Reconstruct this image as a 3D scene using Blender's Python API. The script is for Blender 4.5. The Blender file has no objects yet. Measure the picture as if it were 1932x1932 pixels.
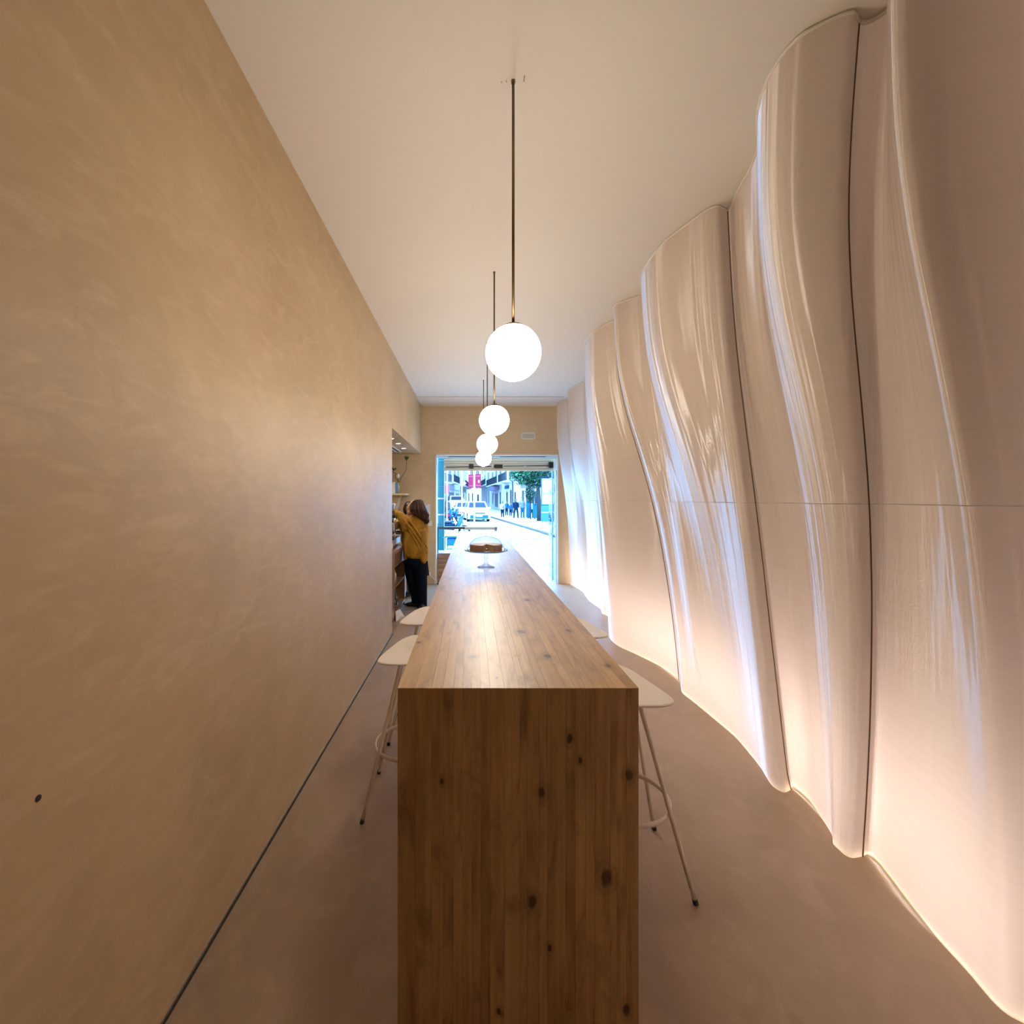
import bpy, bmesh, math, random
from mathutils import Vector, Matrix
random.seed(7)
sc = bpy.context.scene
COL = sc.collection

# ------------------------------------------------------------------ camera
F = 860.0            # focal length in photo pixels (photo is 1932 x 1932)
VX, VY = 890.0, 942.0  # pixel straight ahead of the lens (shifted frame)
HC = 1.62            # eye height
ZC = 3.416           # ceiling height
cam = bpy.data.cameras.new('camera')
cam.sensor_fit = 'HORIZONTAL'; cam.sensor_width = 36.0
cam.lens = 36.0 * F / 1932.0
cam.shift_x = (966 - VX) / 1932.0
cam.shift_y = (VY - 966) / 1932.0
cam.clip_start = 0.03; cam.clip_end = 400
cam_o = bpy.data.objects.new('camera', cam); COL.objects.link(cam_o)
cam_o.location = (0, 0, HC); cam_o.rotation_euler = (math.pi / 2, 0, 0)
sc.camera = cam_o

# ------------------------------------------------------------------ light
SKY = (0.24, 0.53, 1.0); SKY_S = 16.0
LAMP_C = (1.0, 0.89, 0.72); LAMP_S = 30.0
LED_C = (1.0, 0.90, 0.87); LED_S = 72.0
w = bpy.data.worlds.new('world'); sc.world = w; w.use_nodes = True
bg = w.node_tree.nodes['Background']
bg.inputs[0].default_value = (*SKY, 1); bg.inputs[1].default_value = SKY_S
sc.view_settings.view_transform = 'Standard'; sc.view_settings.look = 'None'
sc.view_settings.exposure = 0.36; sc.view_settings.gamma = 1.0
sc.view_settings.use_curve_mapping = False
sc.cycles.use_denoising = True
sc.cycles.max_bounces = 6; sc.cycles.diffuse_bounces = 4; sc.cycles.glossy_bounces = 3
sc.cycles.use_adaptive_sampling = True; sc.cycles.adaptive_threshold = 0.05; sc.cycles.adaptive_min_samples = 16; sc.cycles.use_light_tree = False
sc.cycles.transmission_bounces = 4; sc.cycles.transparent_max_bounces = 8
sc.cycles.sample_clamp_indirect = 6.0
sc.cycles.caustics_refractive = False; sc.cycles.caustics_reflective = False

# ------------------------------------------------------------------ pixel helpers (direction from the pixel, distance from a surface)
def AT(px, py, y): return Vector(((px - VX) / F * y, y, HC - (py - VY) / F * y))
def FLR(px, py): return AT(px, py, HC * F / (py - VY))
def XW(px, py, X): return AT(px, py, X * F / (px - VX))
YE = F / 98.55       # end wall distance
LW = -0.9626         # left wall plane

# ------------------------------------------------------------------ materials
def nt(name):
    m = bpy.data.materials.new(name); m.use_nodes = True
    n = m.node_tree.nodes; l = m.node_tree.links
    return m, n, l, n['Principled BSDF']
def mat(name, c, rough=.5, metal=0., emit=None, es=0., coat=0., trans=0., ior=1.45, spec=None):
    m, n, l, p = nt(name)
    p.inputs['Base Color'].default_value = (*c, 1); p.inputs['Roughness'].default_value = rough
    p.inputs['Metallic'].default_value = metal; p.inputs['IOR'].default_value = ior
    p.inputs['Coat Weight'].default_value = coat
    p.inputs['Transmission Weight'].default_value = trans
    if spec is not None: p.inputs['Specular IOR Level'].default_value = spec
    if emit: p.inputs['Emission Color'].default_value = (*emit, 1); p.inputs['Emission Strength'].default_value = es
    return m
def math_n(n, l, op, a, b=None, c=None):
    x = n.new('ShaderNodeMath'); x.operation = op
    for i, v in enumerate((a, b, c)):
        if v is None: continue
        if isinstance(v, (int, float)): x.inputs[i].default_value = v
        else: l.new(v, x.inputs[i])
    return x.outputs[0]
def mix_c(n, l, fac, a, b, mode='MIX'):
    x = n.new('ShaderNodeMix'); x.data_type = 'RGBA'; x.blend_type = mode
    for s, v in ((0, fac), (6, a), (7, b)):
        if isinstance(v, (int, float)): x.inputs[s].default_value = v
        elif isinstance(v, tuple): x.inputs[s].default_value = (*v, 1)
        else: l.new(v, x.inputs[s])
    return x.outputs[2]
def ramp(n, l, src, stops):
    r = n.new('ShaderNodeValToRGB'); l.new(src, r.inputs[0])
    e = r.color_ramp.elements
    while len(e) < len(stops): e.new(0.5)
    for k, (p, c) in enumerate(stops):
        e[k].position = p; e[k].color = (*c, 1) if isinstance(c, tuple) else (c, c, c, 1)
    return r.outputs[0]
def noise(n, l, vec, scale, detail=4, rough=.55, dist=0.):
    x = n.new('ShaderNodeTexNoise'); x.inputs['Scale'].default_value = scale
    x.inputs['Detail'].default_value = detail; x.inputs['Roughness'].default_value = rough
    x.inputs['Distortion'].default_value = dist
    l.new(vec, x.inputs['Vector']); return x.outputs['Fac']
def mapping(n, l, vec, scale=(1, 1, 1), rot=(0, 0, 0), loc=(0, 0, 0)):
    x = n.new('ShaderNodeMapping'); l.new(vec, x.inputs[0])
    x.inputs['Scale'].default_value = scale; x.inputs['Rotation'].default_value = rot; x.inputs['Location'].default_value = loc
    return x.outputs[0]
def bump(n, l, p, h, strength, dist=.002):
    b = n.new('ShaderNodeBump'); b.inputs['Strength'].default_value = strength; b.inputs['Distance'].default_value = dist
    l.new(h, b.inputs['Height']); l.new(b.outputs[0], p.inputs['Normal'])

def plaster(name, base, dark, light, rough, streak=(1, .5, .25), bs=.25):
    m, n, l, p = nt(name)
    pos = n.new('ShaderNodeNewGeometry').outputs['Position']
    a = noise(n, l, mapping(n, l, pos, (1.0, .75, 1.0)), 1.3, 5, .6, .6)
    b = noise(n, l, mapping(n, l, pos, (3, 2.0, 5.5), (.5, 0, 0)), 2.2, 6, .65, .8)
    d = noise(n, l, pos, 60, 3, .6)
    c1 = mix_c(n, l, ramp(n, l, a, [(.33, 0.), (.70, 1.)]), dark, base)
    c2 = mix_c(n, l, ramp(n, l, b, [(.48, 0.), (.78, .75)]), c1, light)
    c3 = mix_c(n, l, ramp(n, l, d, [(.35, .12), (.6, 0.)]), c2, dark)
    l.new(c3, p.inputs['Base Color'])
    l.new(math_n(n, l, 'MULTIPLY_ADD', b, .22, rough - .11), p.inputs['Roughness'])
    h = math_n(n, l, 'ADD', math_n(n, l, 'MULTIPLY', b, .7), math_n(n, l, 'MULTIPLY', d, .3))
    bump(n, l, p, h, bs, .004)
    return m
M = {}
M['wall'] = plaster('clay_plaster', (.57, .42, .245), (.45, .315, .17), (.63, .475, .30), .52)
M['endwall'] = plaster('clay_plaster_end', (.66, .51, .335), (.57, .425, .265), (.70, .56, .39), .6, bs=.12)
M['floor'] = plaster('microcement', (.40, .285, .195), (.31, .215, .14), (.44, .325, .235), .40, bs=.08)
M['ceiling'] = mat('ceiling_paint', (.82, .78, .71), .7)
M['white_wall'] = mat('white_wall', (.82, .78, .72), .7)
M['soffit'] = mat('soffit_paint', (.72, .64, .54), .55)
M['skirt'] = mat('skirting_metal', (.55, .46, .36), .35, .8)
M['gap'] = mat('shadow_gap', (.03, .025, .02), .8)

def wood(name, axis, light, mid, dark, knots, rough=.32, coat=.25):
    """axis: grain direction index; knots in object space as (u, v, r) on the visible face."""
    m, n, l, p = nt(name)
    tc = n.new('ShaderNodeTexCoord').outputs['Object']
    rnd = n.new('ShaderNodeObjectInfo').outputs['Random']
    off = n.new('ShaderNodeCombineXYZ')
    l.new(math_n(n, l, 'MULTIPLY', rnd, 37.), off.inputs[axis])
    l.new(math_n(n, l, 'MULTIPLY', rnd, 11.), off.inputs[0])
    add = n.new('ShaderNodeVectorMath'); add.operation = 'ADD'; l.new(tc, add.inputs[0]); l.new(off.outputs[0], add.inputs[1])
    s = [22., 22., 22.]; s[axis] = .9
    s2 = [75., 75., 75.]; s2[axis] = 1.6
    s3 = [5., 5., 5.]; s3[axis] = 1.3
    g1 = noise(n, l, mapping(n, l, add.outputs[0], tuple(s)), 1., 4, .6, 1.2)
    g2 = noise(n, l, mapping(n, l, add.outputs[0], tuple(s2)), 1., 3, .6, .3)
    g3 = noise(n, l, mapping(n, l, add.outputs[0], tuple(s3)), 1., 3, .6, .8)
    v = math_n(n, l, 'ADD', math_n(n, l, 'MULTIPLY', g1, .5), math_n(n, l, 'MULTIPLY', g2, .3))
    v = math_n(n, l, 'ADD', v, math_n(n, l, 'MULTIPLY', g3, .2))
    v = math_n(n, l, 'ADD', v, math_n(n, l, 'MULTIPLY_ADD', rnd, .12, -.06))
    c = ramp(n, l, v, [(.34, dark), (.50, mid), (.66, light)])
    s4 = [9., 9., 9.]; s4[axis] = 2.6
    bl_ = noise(n, l, mapping(n, l, add.outputs[0], tuple(s4)), 1., 5, .62, 1.5)
    c = mix_c(n, l, ramp(n, l, bl_, [(.50, 0.), (.72, .8)]), c, tuple(x * .62 for x in dark))
    sep = n.new('ShaderNodeSeparateXYZ'); l.new(tc, sep.inputs[0])
    U = sep.outputs[0]; V = sep.outputs[axis]
    wob = math_n(n, l, 'MULTIPLY_ADD', noise(n, l, tc, 40., 3), .9, .55)
    tot = None
    for (ku, kv, r) in knots:
        du = math_n(n, l, 'SUBTRACT', U, ku); dv = math_n(n, l, 'MULTIPLY', math_n(n, l, 'SUBTRACT', V, kv), .62)
        dd = math_n(n, l, 'SQRT', math_n(n, l, 'ADD', math_n(n, l, 'MULTIPLY', du, du), math_n(n, l, 'MULTIPLY', dv, dv)))
        dd = math_n(n, l, 'MULTIPLY', dd, wob)
        k = math_n(n, l, 'SUBTRACT', 1., math_n(n, l, 'DIVIDE', dd, r)); k = math_n(n, l, 'MAXIMUM', k, 0.)
        tot = k if tot is None else math_n(n, l, 'MAXIMUM', tot, k)
    if tot is not None:
        c = mix_c(n, l, ramp(n, l, tot, [(.0, 0.), (.3, .55), (.42, .25), (.55, .8)]), c, tuple(x * .8 for x in dark))
        c = mix_c(n, l, ramp(n, l, tot, [(.55, 0.), (.72, .9)]), c, tuple(x * .22 for x in dark))
    l.new(c, p.inputs['Base Color'])
    l.new(math_n(n, l, 'MULTIPLY_ADD', g2, .2, rough - .1), p.inputs['Roughness'])
    p.inputs['Coat Weight'].default_value = coat; p.inputs['Coat Roughness'].default_value = .34
    bump(n, l, p, g2, .12, .001)
    return m

# translucent printed panel: thin ribbed plastic, glows where lit from behind
def panel_mat():
    m, n, l, p = nt('printed_translucent_plastic'); n.remove(p)
    out = n['Material Output']
    pos = n.new('ShaderNodeNewGeometry').outputs['Position']
    sep = n.new('ShaderNodeSeparateXYZ'); l.new(pos, sep.inputs[0])
    lay = noise(n, l, mapping(n, l, pos, (.35, .35, 90.)), 1., 2, .6, .15)
    fine = noise(n, l, mapping(n, l, pos, (1.2, 1.2, 320.)), 1., 2, .6)
    h = math_n(n, l, 'ADD', math_n(n, l, 'MULTIPLY', lay, .5), math_n(n, l, 'MULTIPLY', fine, .5))
    b = n.new('ShaderNodeBump'); b.inputs['Strength'].default_value = .05; b.inputs['Distance'].default_value = .002
    l.new(h, b.inputs['Height'])
    col = mix_c(n, l, ramp(n, l, lay, [(.35, 0.), (.65, 1.)]), (.83, .70, .575), (.86, .74, .62))
    di = n.new('ShaderNodeBsdfDiffuse'); l.new(col, di.inputs[0]); l.new(b.outputs[0], di.inputs['Normal'])
    tr = n.new('ShaderNodeBsdfTranslucent'); tr.inputs[0].default_value = (.92, .78, .70, 1)
    mx = n.new('ShaderNodeMixShader'); mx.inputs[0].default_value = .42
    l.new(di.outputs[0], mx.inputs[1]); l.new(tr.outputs[0], mx.inputs[2])
    gl = n.new('ShaderNodeBsdfAnisotropic'); gl.inputs['Roughness'].default_value = .29
    gl.inputs['Anisotropy'].default_value = .85
    tg = n.new('ShaderNodeVectorMath'); tg.operation = 'CROSS_PRODUCT'; tg.inputs[1].default_value = (0, 0, 1)
    l.new(n.new('ShaderNodeNewGeometry').outputs['Normal'], tg.inputs[0]); l.new(tg.outputs[0], gl.inputs['Tangent'])
    gl.inputs['Color'].default_value = (1, 1, 1, 1); l.new(b.outputs[0], gl.inputs['Normal'])
    fr = n.new('ShaderNodeFresnel'); fr.inputs[0].default_value = 1.65; l.new(b.outputs[0], fr.inputs['Normal'])
    m2 = n.new('ShaderNodeMixShader'); l.new(fr.outputs[0], m2.inputs[0])
    l.new(mx.outputs[0], m2.inputs[1]); l.new(gl.outputs[0], m2.inputs[2])
    l.new(m2.outputs[0], out.inputs[0])
    return m
M['panel'] = panel_mat()
M['seam'] = mat('seam_shade', (.16, .10, .07), .7)
M['rim'] = mat('panel_rim', (.85, .78, .70), .4)
M['led'] = mat('led_tape', (1, 1, 1), .5, emit=LED_C, es=LED_S)
M['globe'] = mat('opal_glass_lit', (1, 1, 1), .3, emit=LAMP_C, es=LAMP_S)
M['brass'] = mat('dark_brass', (.20, .135, .065), .35, .85)
M['stool'] = mat('cream_lacquer', (.86, .77, .68), .38)
M['rubber'] = mat('black_rubber', (.02, .02, .02), .6)
M['white'] = mat('white_plastic', (.82, .82, .82), .4)
M['offwhite'] = mat('off_white', (.75, .72, .68), .5)
M['black'] = mat('black_plastic', (.02, .02, .022), .4)
M['steel'] = mat('steel', (.62, .60, .57), .28, 1.)
M['grey'] = mat('grey_metal', (.42, .40, .37), .4, .3)

def frosted(nm, tint, opac):
    m, n, l, p = nt(nm); n.remove(p)
    tr = n.new('ShaderNodeBsdfTransparent'); tr.inputs[0].default_value = (*tint, 1)
    tl = n.new('ShaderNodeBsdfTranslucent'); tl.inputs[0].default_value = (*tint, 1)
    gl = n.new('ShaderNodeBsdfGlossy'); gl.inputs['Roughness'].default_value = .1
    a = n.new('ShaderNodeMixShader'); a.inputs[0].default_value = opac; l.new(tr.outputs[0], a.inputs[1]); l.new(tl.outputs[0], a.inputs[2])
    b = n.new('ShaderNodeMixShader'); b.inputs[0].default_value = .08; l.new(a.outputs[0], b.inputs[1]); l.new(gl.outputs[0], b.inputs[2])
    l.new(b.outputs[0], n['Material Output'].inputs[0]); return m
def thin_glass(nm='window_glass', gain=.55, base=.05, tint=(.94, .97, .98), edge=(.45, .52, .60)):
    m, n, l, p = nt(nm); n.remove(p)
    tr = n.new('ShaderNodeBsdfTransparent')
    gl = n.new('ShaderNodeBsdfGlossy'); gl.inputs['Roughness'].default_value = .02
    lw = n.new('ShaderNodeLayerWeight'); lw.inputs[0].default_value = .5
    fc = math_n(n, l, 'MULTIPLY_ADD', math_n(n, l, 'POWER', lw.outputs['Facing'], 4.), gain, base)
    l.new(mix_c(n, l, math_n(n, l, 'POWER', lw.outputs['Facing'], 3.), tint, edge), tr.inputs[0])
    mx = n.new('ShaderNodeMixShader'); l.new(fc, mx.inputs[0]); l.new(tr.outputs[0], mx.inputs[1]); l.new(gl.outputs[0], mx.inputs[2])
    l.new(mx.outputs[0], n['Material Output'].inputs[0]); return m
M['thin_glass'] = thin_glass()
M['glass'] = thin_glass('clear_glass', .7, .08, (.88, .91, .94), (.30, .34, .40))

# ------------------------------------------------------------------ mesh builder (world coordinates)
class MB:
    def __init__(s): s.v = []; s.f = []
    def add(s, vs, fs):
        o = len(s.v); s.v += [tuple(v) for v in vs]; s.f += [tuple(i + o for i in f) for f in fs]; return s
    def box(s, x0, x1, y0, y1, z0, z1, bev=0.):
        if bev <= 0:
            v = [(x, y, z) for z in (z0, z1) for y in (y0, y1) for x in (x0, x1)]
            return s.add(v, [(0, 2, 3, 1), (4, 5, 7, 6), (0, 1, 5, 4), (2, 6, 7, 3), (0, 4, 6, 2), (1, 3, 7, 5)])
        b = bmesh.new(); bmesh.ops.create_cube(b, size=1)
        for q in b.verts: q.co = Vector(((x0 + x1) / 2 + q.co.x * (x1 - x0), (y0 + y1) / 2 + q.co.y * (y1 - y0), (z0 + z1) / 2 + q.co.z * (z1 - z0)))
        bmesh.ops.bevel(b, geom=b.edges[:], offset=bev, segments=2, affect='EDGES', profile=.5)
        b.verts.index_update(); s.add([q.co for q in b.verts], [[q.index for q in f.verts] for f in b.faces]); b.free(); return s
    def obox(s, c, ux, uy, hx, hy, hz, up=(0, 0, 1)):
        c = Vector(c); ux = Vector(ux).normalized(); uy = Vector(uy).normalized(); uz = Vector(up)
        v = [c + ux * hx * a + uy * hy * b + uz * hz * d for d in (-1, 1) for b in (-1, 1) for a in (-1, 1)]
        return s.add(v, [(0, 2, 3, 1), (4, 5, 7, 6), (0, 1, 5, 4), (2, 6, 7, 3), (0, 4, 6, 2), (1, 3, 7, 5)])
    def tube(s, pts, r, n=10, closed=False, cap=True, lat=None):
        """swept tube; r: float or list of float / (a, b) pairs; lat: fixed lateral axis for elliptical sections"""
        P = [Vector(p) for p in pts]; N = len(P); rr = r if isinstance(r, list) else [r] * N
        rings = []; prev = None
        for i in range(N):
            if closed: t = P[(i + 1) % N] - P[i - 1]
            else: t = P[min(i + 1, N - 1)] - P[max(i - 1, 0)]
            t = t.normalized()
            if lat is not None: u = Vector(lat)
            elif prev is not None: u = prev
            else: u = Vector((0, 0, 1)) if abs(t.z) < .9 else Vector((1, 0, 0))
            u = (u - t * u.dot(t)); u = u.normalized() if u.length > 1e-6 else Vector((1, 0, 0)); prev = u
            v = t.cross(u); a, b = rr[i] if isinstance(rr[i], tuple) else (rr[i], rr[i])
            rings.append([P[i] + u * a * math.cos(2 * math.pi * k / n) + v * b * math.sin(2 * math.pi * k / n) for k in range(n)])
        vs = [p for q in rings for p in q]; fs = []
        for i in range(N if closed else N - 1):
            j = (i + 1) % N
            for k in range(n):
                k2 = (k + 1) % n; fs.append((i * n + k, i * n + k2, j * n + k2, j * n + k))
        if not closed and cap: fs += [tuple(range(n))[::-1], tuple((N - 1) * n + k for k in range(n))]
        return s.add(vs, fs)
    def lathe(s, c, prof, n=24, axis=(0, 0, 1), cap=True):
        c = Vector(c); ax = Vector(axis).normalized(); u = ax.orthogonal().normalized(); v = ax.cross(u)
        vs = []; fs = []
        for (r, h) in prof:
            r = max(r, 1e-4)
            vs += [c + ax * h + (u * math.cos(2 * math.pi * k / n) + v * math.sin(2 * math.pi * k / n)) * r for k in range(n)]
        for i in range(len(prof) - 1):
            for k in range(n):
                k2 = (k + 1) % n; fs.append((i * n + k, i * n + k2, (i + 1) * n + k2, (i + 1) * n + k))
        if cap: fs += [tuple(range(n))[::-1], tuple((len(prof) - 1) * n + k for k in range(n))]
        return s.add(vs, fs)
    def ell(s, c, rx, ry, rz, n=12, m=8):
        c = Vector(c); vs = []; fs = []
        for i in range(m + 1):
            a = math.pi * i / m; q = max(math.sin(a), 1e-3)
            vs += [c + Vector((rx * q * math.cos(2 * math.pi * k / n), ry * q * math.sin(2 * math.pi * k / n), -rz * math.cos(a))) for k in range(n)]
        for i in range(m):
            for k in range(n):
                k2 = (k + 1) % n; fs.append((i * n + k, i * n + k2, (i + 1) * n + k2, (i + 1) * n + k))
        return s.add(vs, fs)
    def prism(s, poly, z0, z1):
        n = len(poly)
        vs = [(x, y, z0) for x, y in poly] + [(x, y, z1) for x, y in poly]
        return s.add(vs, [tuple(range(n))[::-1], tuple(range(n, 2 * n))] + [(i, (i + 1) % n, n + (i + 1) % n, n + i) for i in range(n)])
    def build(s, name, m, parent=None, smooth=False, origin=None):
        me = bpy.data.meshes.new(name)
        if parent is not None: o0 = wloc(parent)
        elif origin is not None: o0 = Vector(origin)
        else:
            xs, ys, zs = zip(*s.v); o0 = Vector(((min(xs) + max(xs)) / 2, (min(ys) + max(ys)) / 2, min(zs)))
        me.from_pydata([tuple(Vector(v) - o0) for v in s.v], [], s.f); me.update()
        if smooth:
            me.polygons.foreach_set('use_smooth', [True] * len(me.polygons))
            if smooth == 'auto':
                me.set_sharp_from_angle(angle=math.radians(40))
        if m is not None: me.materials.append(m)
        o = bpy.data.objects.new(name, me); COL.objects.link(o)
        if parent is not None: o.parent = parent
        else: o.location = o0
        return o
def wloc(o):
    v = Vector((0, 0, 0))
    while o is not None: v += o.location; o = o.parent
    return v
def tag(o, label=None, cat=None, group=None, kind=None):
    for k, v in (('label', label), ('category', cat), ('group', group), ('kind', kind)):
        if v: o[k] = v
    return o
def empty(name, loc, label, cat, group=None):
    o = bpy.data.objects.new(name, None); COL.objects.link(o); o.location = loc; o.empty_display_size = .1
    return tag(o, label, cat, group)
def copy_tree(o, parent=None):
    c = o.copy(); COL.objects.link(c); c.parent = parent
    for ch in list(o.children): copy_tree(ch, c)
    return c
def struct(mb, name, m, parent=None, label=None, smooth=False):
    o = mb.build(name, m, parent, smooth)
    if parent is None: o['kind'] = 'structure'
    if label: o['label'] = label
    return o

# ================================================================== THE ROOM
YN = 5.507                    # where the left wall stops and the service niche begins
struct(MB().box(-2.1, 2.52, -5.2, YE + .28, -.12, 0), 'floor', M['floor'], label='tan polished microcement floor')
struct(MB().box(-2.1, 2.52, -5.2, YE + .3, ZC, ZC + .15), 'ceiling', M['ceiling'], label='smooth cream painted ceiling')
wl = struct(MB().box(-2.1, LW, -5.2, YN, 0, ZC), 'wall_left', M['wall'], label='long tan clay plaster wall with trowel marks')
ZS = HC + (VY - 857) / 98.55
so = MB().box(-2.1, LW, YN, YE, ZS, ZC).build('soffit', M['wall'], wl)
struct(MB().box(-2.25, -2.1, YN - .2, YE + .28, 0, ZC), 'wall_niche', M['endwall'], label='plaster wall at the back of the service niche')
OX0, OX1 = (822 - VX) / 98.55, (1053 - VX) / 98.55
OZ = HC + (VY - 858) / 98.55
we = struct(MB().box(-2.1, OX0, YE, YE + .28, 0, ZC).box(OX1, 2.52, YE, YE + .28, 0, ZC).box(OX0, OX1, YE, YE + .28, OZ, ZC),
            'wall_end', M['endwall'], label='tan plaster end wall around the street opening')
struct(MB().box(2.42, 2.52, -5.2, YE, 0, ZC), 'wall_right', M['white_wall'], label='pale wall hidden behind the wavy panels')
struct(MB().box(-2.1, 2.52, -5.35, -5.2, -.1, ZC), 'wall_back', M['wall'], label='plaster wall behind the viewer')
# opening lining, ceiling step, skirting
t = .014
struct(MB().box(OX0 - t, OX0 + t, YE - .012, YE + .29, 0, OZ).box(OX1 - t, OX1 + t, YE - .012, YE + .29, 0, OZ).box(OX0 - t, OX1 + t, YE - .012, YE + .29, OZ - t, OZ + t),
       'trim_1', M['offwhite'], label='thin cream edging around the street opening')
struct(MB().box(LW, 1.6, F * 1.796 / 194, YE, ZC - .018, ZC - .001), 'trim_2', mat('cove_paint', (.80, .73, .66), .7), label='shallow ceiling step along the end wall')
bl = struct(MB().box(LW, LW + .010, -5.2, YN, .004, .016), 'baseboard_left', M['skirt'], label='thin metal bead along the foot of the left wall')
MB().box(LW + .0005, LW + .016, -5.2, YN, .0005, .004).build('shadow_gap', M['gap'], bl)
h = AT(72, 1506, .9626 * F / 818)
o = MB().lathe((LW, h.y, h.z), [(.0075, 0), (.007, .0015), (.004, .002)], 12, (1, 0, 0)).build('wall_hole', M['black'])
tag(o, 'small dark cable hole low in the tan plaster wall', 'wall hole')
for q in (o,):
    q.rotation_euler = (0, 0, 0)

# ------------------------------------------------------------------ wavy printed panels along the right side
S = F / 780.0
NODES = [  # top X, top Y, foot X, foot Y, photo column at eye height (or None)
 (1.50,-1.75,1.78,-1.75,0),(1.32,-1.45,1.68,-1.45,0),(1.50,-1.1,1.80,-1.1,0),(1.53,-.8,1.80,-.85,0),(1.30,-.4,1.66,-.4,0),(1.45,0,1.76,0,0),
 (1.32,.3,1.68,.3,0),(1.45,.62,1.76,.62,0),(1.58,.88,1.83,.9,0),(1.60,1.06,1.84,1.10,0),(1.51,1.16,1.79,1.21,0),(1.395,1.205,1.73,1.262,0),
 (1.305,1.265,1.68,1.31,1822),(1.37,1.36,1.70,1.42,1785),(1.45,1.43,1.723,1.552,1746),(1.51,1.475,1.765,1.694,1706),
 (1.519,1.513,1.811,1.84,1671),(1.489,1.546,1.808,1.885,1653),(1.449,1.546,1.772,1.875,1638.7),   # seam 2
 (1.387,1.518,1.72,1.867,1617),(1.268,1.596,1.70,1.88,1585),(1.253,1.715,1.697,1.91,1557),(1.285,1.83,1.70,1.945,1535),(1.345,1.945,1.74,2.0,1515),
 (1.473,2.135,1.782,2.117,1493),(1.544,2.40,1.815,2.236,1464),(1.586,2.524,1.809,2.333,1434),(1.58,2.556,1.78,2.306,1424),  # seam 1
 (1.496,2.52,1.722,2.285,1404),(1.45,2.56,1.70,2.344,1388),(1.414,2.65,1.741,2.487,1370),(1.34,2.87,1.768,2.63,1344),(1.33,3.13,1.794,2.814,1313),
 (1.37,3.36,1.788,3.0,1290),(1.50,3.58,1.781,3.15,1270),(1.40,3.70,1.77,3.32,1254),(1.318,3.807,1.761,3.452,1238),(1.36,3.95,1.80,3.56,0),
 (1.426,4.12,1.859,3.70,0),(1.37,4.22,1.825,4.01,0),(1.295,4.42,1.72,4.31,0),(1.285,4.64,1.622,4.55,0),(1.33,4.86,1.606,4.79,1128),
 (1.44,5.12,1.68,5.06,0),(1.60,5.5,1.84,5.45,0),(1.66,5.9,1.885,5.72,0),(1.66,6.1,1.85,5.87,0),(1.70,6.28,1.90,6.12,0),(1.63,6.5,1.873,6.58,0),
 (1.58,6.77,1.905,6.95,1094),(1.64,7.05,1.935,7.147,0),(1.711,7.30,1.93,7.40,0),(1.62,7.45,1.90,7.68,0),(1.563,7.57,1.868,7.86,1067)]
WT = [(0, 0), (.1, .03), (.2, .085), (.35, .21), (.474, .365), (.6, .60), (.7, .81), (.8, .955), (.9, 1.), (1, 1.)]
def wbase(t):
    for (a, u), (b, v) in zip(WT, WT[1:]):
        if t <= b:
            k = (t - a) / (b - a); return u + (v - u) * k
    return 1.
# smooth the table
WS = [wbase(i / 100) for i in range(101)]
for _ in range(30): WS = [WS[0]] + [(WS[i - 1] + 2 * WS[i] + WS[i + 1]) / 4 for i in range(1, 100)] + [WS[100]]
def wprof(t): 
    f = min(max(t, 0), 1) * 100; i = min(int(f), 99); return WS[i] + (WS[i + 1] - WS[i]) * (f - i)
TM = HC / ZC
EXPO = []
for (tx, ty, bx, by, mp) in NODES:
    e = 1.0
    if mp:
        y = (by + (ty - by) * TM) * S; xm = (mp - VX) / F * y
        wm = (bx - xm) / (bx - tx); wm = min(max(wm, .2), .62); e = math.log(wm) / math.log(wprof(TM))
    EXPO.append(e)
def node_at(i, t):
    tx, ty, bx, by, mp = NODES[i]; k = wprof(t) ** EXPO[i] if t > 0 else 0
    return (bx + (tx - bx) * k, (by + (ty - by) * t) * S)
def cr(p0, p1, p2, p3, u):
    r = []
    for a, b, c, d in zip(p0, p1, p2, p3):
        m1 = (c - a) * .45; m2 = (d - b) * .45
        r.append((2 * u**3 - 3 * u**2 + 1) * b + (u**3 - 2 * u**2 + u) * m1 + (-2 * u**3 + 3 * u**2) * c + (u**3 - u**2) * m2)
    return r
def surf(s, t):
    n = len(NODES); i = min(max(int(math.floor(s)), 0), n - 2); u = s - i
    q = [node_at(min(max(j, 0), n - 1), t) for j in (i - 1, i, i + 1, i + 2)]
    r = cr(*q, u)
    rip = math.sin(s * 9.1) + .8 * math.sin(s * 14.7 + 1.3) + .6 * math.sin(s * 23.3 + .5) + .7 * math.sin(s * 5.3 + 2.)
    r[0] += .0006 * (.25 + .75 * min(1., t / .6)) * rip
    return r
ZTOP = ZC - .004
def foot_gap(s):   # the sheet lifts a little off the floor where light leaks out
    g = 0.
    for c0, wd, a in ((15.4, 1.6, .016), (25.2, 1.3, .010), (38.2, 1.0, .008)):
        g = max(g, a * max(0., 1 - ((s - c0) / wd) ** 2))
    return g
def sheet(s0, s1, z0, z1, rows, name, parent):
    nu = max(8, int((s1 - s0) * 18)); vs = []; fs = []
    for j in range(rows + 1):
        for i in range(nu + 1):
            s = s0 + (s1 - s0) * i / nu; zz = z0 + (z1 - z0) * j / rows
            if z0 == 0: zz = z0 + foot_gap(s) + (z1 - z0 - foot_gap(s)) * j / rows
            x, y = surf(s, zz / ZC); vs.append((x, y, zz))
    for j in range(rows):
        for i in range(nu):
            a = j * (nu + 1) + i; fs.append((a, a + nu + 1, a + nu + 2, a + 1))
    mb = MB(); mb.add(vs, fs); return mb.build(name, M['panel'], parent, True)
ZSP = 1.60
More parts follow.
